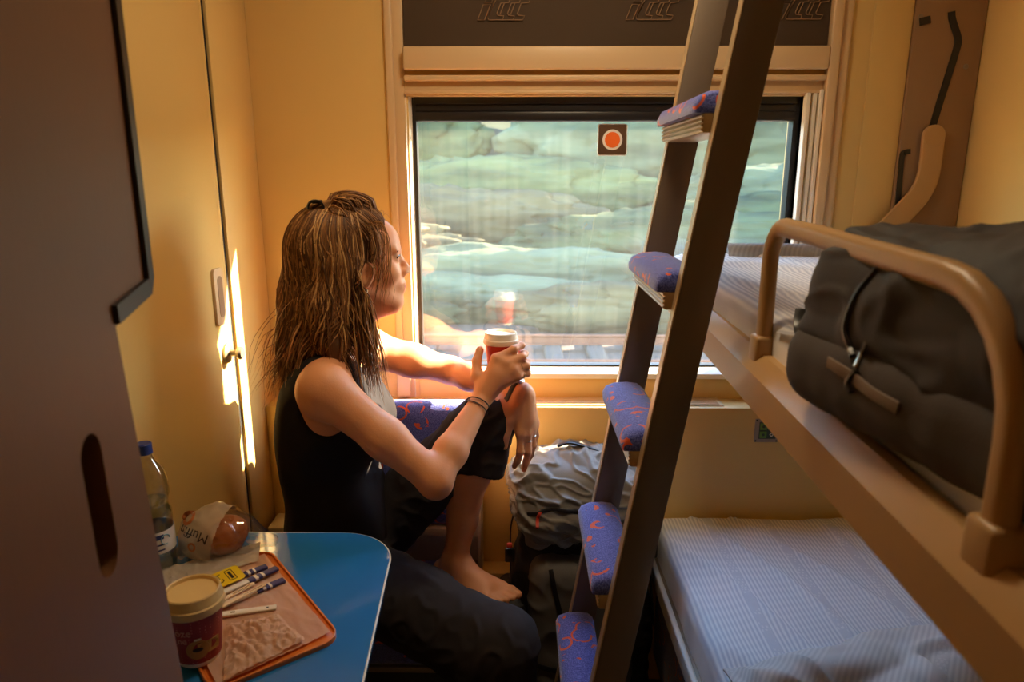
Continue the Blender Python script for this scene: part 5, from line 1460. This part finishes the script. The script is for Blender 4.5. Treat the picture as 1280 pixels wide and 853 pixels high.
# ================================================================== OUTSIDE
GZ = -1.05
bm = B(); box(bm, (-30, 2.25, GZ-.3), (34, 14, GZ)); struct('exterior_ground', bm, M['stone'], smooth=False)
bm = B(); grid(bm, lambda u, v: (-40+u*84, 12.5+v*9, GZ-.02+v*4.5+.35*noise.noise(Vector((u*40, v*6, 0)))), 90, 14); struct('exterior_bank', bm, M['bank'])
for y in (8.7, 10.15):
    bm = B(); sweep(bm, [(-24, y, GZ+.178), (28, y, GZ+.178)], [(.07, .035), (.05, .035), (.03, .012), (-.05, .012), (-.06, .06), (-.075, .06), (-.075, -.06), (-.06, -.06), (-.05, -.012), (.03, -.012), (.05, -.035), (.07, -.035)], (0, 0, 1))
    obj('railway_rail', bm, M['rail'], smooth=False, label='rusty rail of the neighbouring track outside, %s rail' % ('nearer' if y < 9 else 'farther'), cat='rail')
bm = B()
for i in range(60): box(bm, (-17+i*.62, 8.15, GZ-.02), (-17+i*.62+.26, 10.7, GZ+.10), .02, 1)
obj('track_sleepers', bm, M['sleeper'], kind='stuff', label='concrete sleepers of the neighbouring track outside the window', cat='sleepers')
def bush(x, y, w, d, h, m, label, seed, trunk=False, z0=None):
    z0 = GZ if z0 is None else z0
    t = thing('tree' if trunk else 'shrub', (x, y, z0), label, 'tree' if trunk else 'shrub', 'trees beyond the track' if trunk else 'shrubs along the track')
    bm = B(); bmesh.ops.create_icosphere(bm, subdivisions=5, radius=1.)
    zc = h*.55 if not trunk else h*.66; hz = h*.55 if not trunk else h*.40
    for v in bm.verts:
        p = v.co.copy(); st = 1. if trunk else 2.6; q = Vector((p.x*1.7*st, p.y*1.7, p.z*1.4))+Vector((seed, 0, 0))
        k = 1+.22*noise.noise(q)+.13*noise.noise(q*2.6)+.07*noise.noise(q*6.)+.03*noise.noise(q*14)
        v.co = Vector((x+p.x*w*.5*(k if trunk else min(1.08, k)), y+p.y*d*.5*k, z0+zc+p.z*hz*k))
    obj('foliage', bm, m, t, angle=180)
    bm = B(); rtube(bm, [(x, y, z0-.05), (x+.05, y+.02, z0+zc*.5), (x-.03, y, z0+zc)], [.05+.02*h, .04+.015*h, .02+.01*h], 8); obj('trunk', bm, M['trunk'], t)
    return t
Ls = ['leafa', 'leafb', 'leafc', 'leafd']
words = {'leafa': 'dark green', 'leafb': 'mid green', 'leafc': 'olive', 'leafd': 'grey-green'}
def bankz(y): return GZ-.02+max(0, (y-12.5)/9*4.5)
rows = [(11.5, .9), (12.35, 1.0), (13.2, 1.0), (14.05, 1.1), (14.9, 1.1), (15.75, 1.2), (16.8, 2.6)]
rowname = ['lowest row by the track', 'second row up the bank', 'third row up the bank', 'middle row of the bank', 'fifth row up the bank', 'upper row of the bank', 'tall top row']
posname = ['left half', 'right half']
q = 0
for i, (y, h) in enumerate(rows):
    for k in range(2):
        x = -2.7 + k*7.75 + (-1.8, .9, 2.2)[i % 3] + rnd.uniform(-.1, .1); mm = Ls[(i*3+k*2+i//2) % 4]; q += 1
        bush(x, y, 7.2, .72 if i < 6 else 1.0, h*rnd.uniform(.9, 1.15), M[mm], 'long %s hedge outside, %s, %s of the view' % (words[mm], rowname[i], posname[k]), q*7.3+1, z0=bankz(y)-.12)
spec2 = [(-5.0, 19.0, 3.5, 2.4, 4.6, 'leafa'), (-1.2, 19.3, 3.5, 2.4, 4.9, 'leafd'), (2.6, 19.0, 3.5, 2.4, 4.6, 'leafb'), (6.4, 19.3, 3.5, 2.4, 4.9, 'leafd'),
         (11.4, 13.9, 3.2, 2.2, 10.5, 'leafa'), (11.6, 17.0, 3.4, 2.4, 10.8, 'leafb'), (12.4, 22.6, 3.4, 2.6, 11.5, 'leafa'), (8.2, 22.9, 3.4, 2.4, 10.8, 'leafd'), (15.6, 18.8, 3.4, 2.6, 11.5, 'leafb'), (8.9, 20.2, 2.6, 2.0, 11., 'leafa')]  # tall entries are added at the right to shade the bank from the sun
wh2 = ['far left of the view', 'left half of the view', 'centre of the view', 'right half of the view', 'added for shade, nearest the track at right', 'added for shade, half up the bank at right', 'added for shade, farthest back at right', 'added for shade, behind the right half', 'added for shade, farthest to the right', 'slim, added for shade amid the right-hand group']
for i, (x, y, w, d, h, m) in enumerate(spec2):
    bush(x, y, w, d, h, M[m], '%s tree at the top of the bank, %s' % (words[m], wh2[i]), i*5.1+40, True, bankz(y)-.1)

# ================================================================== LIGHT, SKY, CAMERA
sd = Vector((-1, -.46, -.60)).normalized()
sun = bpy.data.lights.new('sun', 'SUN'); sun.energy = SUN; sun.angle = R(.6); sun.color = (1., .80, .54)
so = bpy.data.objects.new('sun', sun); COL.objects.link(so); so.rotation_euler = sd.to_track_quat('-Z', 'Y').to_euler(); so.location = (6, 6, 6)
w = bpy.data.worlds.new('sky'); SC.world = w; w.use_nodes = True
n, l = w.node_tree.nodes, w.node_tree.links
sk = n.new('ShaderNodeTexSky'); sk.sky_type = 'NISHITA'; sk.sun_disc = False; sk.sun_elevation = R(29); sk.sun_rotation = math.atan2(1, .43)
sk.air_density = 1.4; sk.dust_density = .6; sk.ozone_density = 4.
l.new(sk.outputs[0], n['Background'].inputs[0]); n['Background'].inputs[1].default_value = SKY
cam = bpy.data.cameras.new('camera'); cam.sensor_width = 36; cam.lens = 870/1280*36; cam.clip_start = .02
co = bpy.data.objects.new('camera', cam); COL.objects.link(co); co.location = (0, 0, 1.5)
co.rotation_euler = (R(90-13.3), 0, R(.66))
cam.dof.use_dof = True; cam.dof.focus_distance = 1.62; cam.dof.aperture_fstop = 5.0
SC.camera = co
vs = SC.view_settings; vs.view_transform = 'Standard'; vs.look = 'None'; vs.gamma = 1; vs.use_curve_mapping = False; vs.exposure = EXPO
cy = SC.cycles
cy.max_bounces = 10; cy.diffuse_bounces = 6; cy.glossy_bounces = 4; cy.transparent_max_bounces = 24; cy.transmission_bounces = 4
cy.caustics_reflective = False; cy.caustics_refractive = False; cy.sample_clamp_indirect = 6.
cy.use_denoising = True
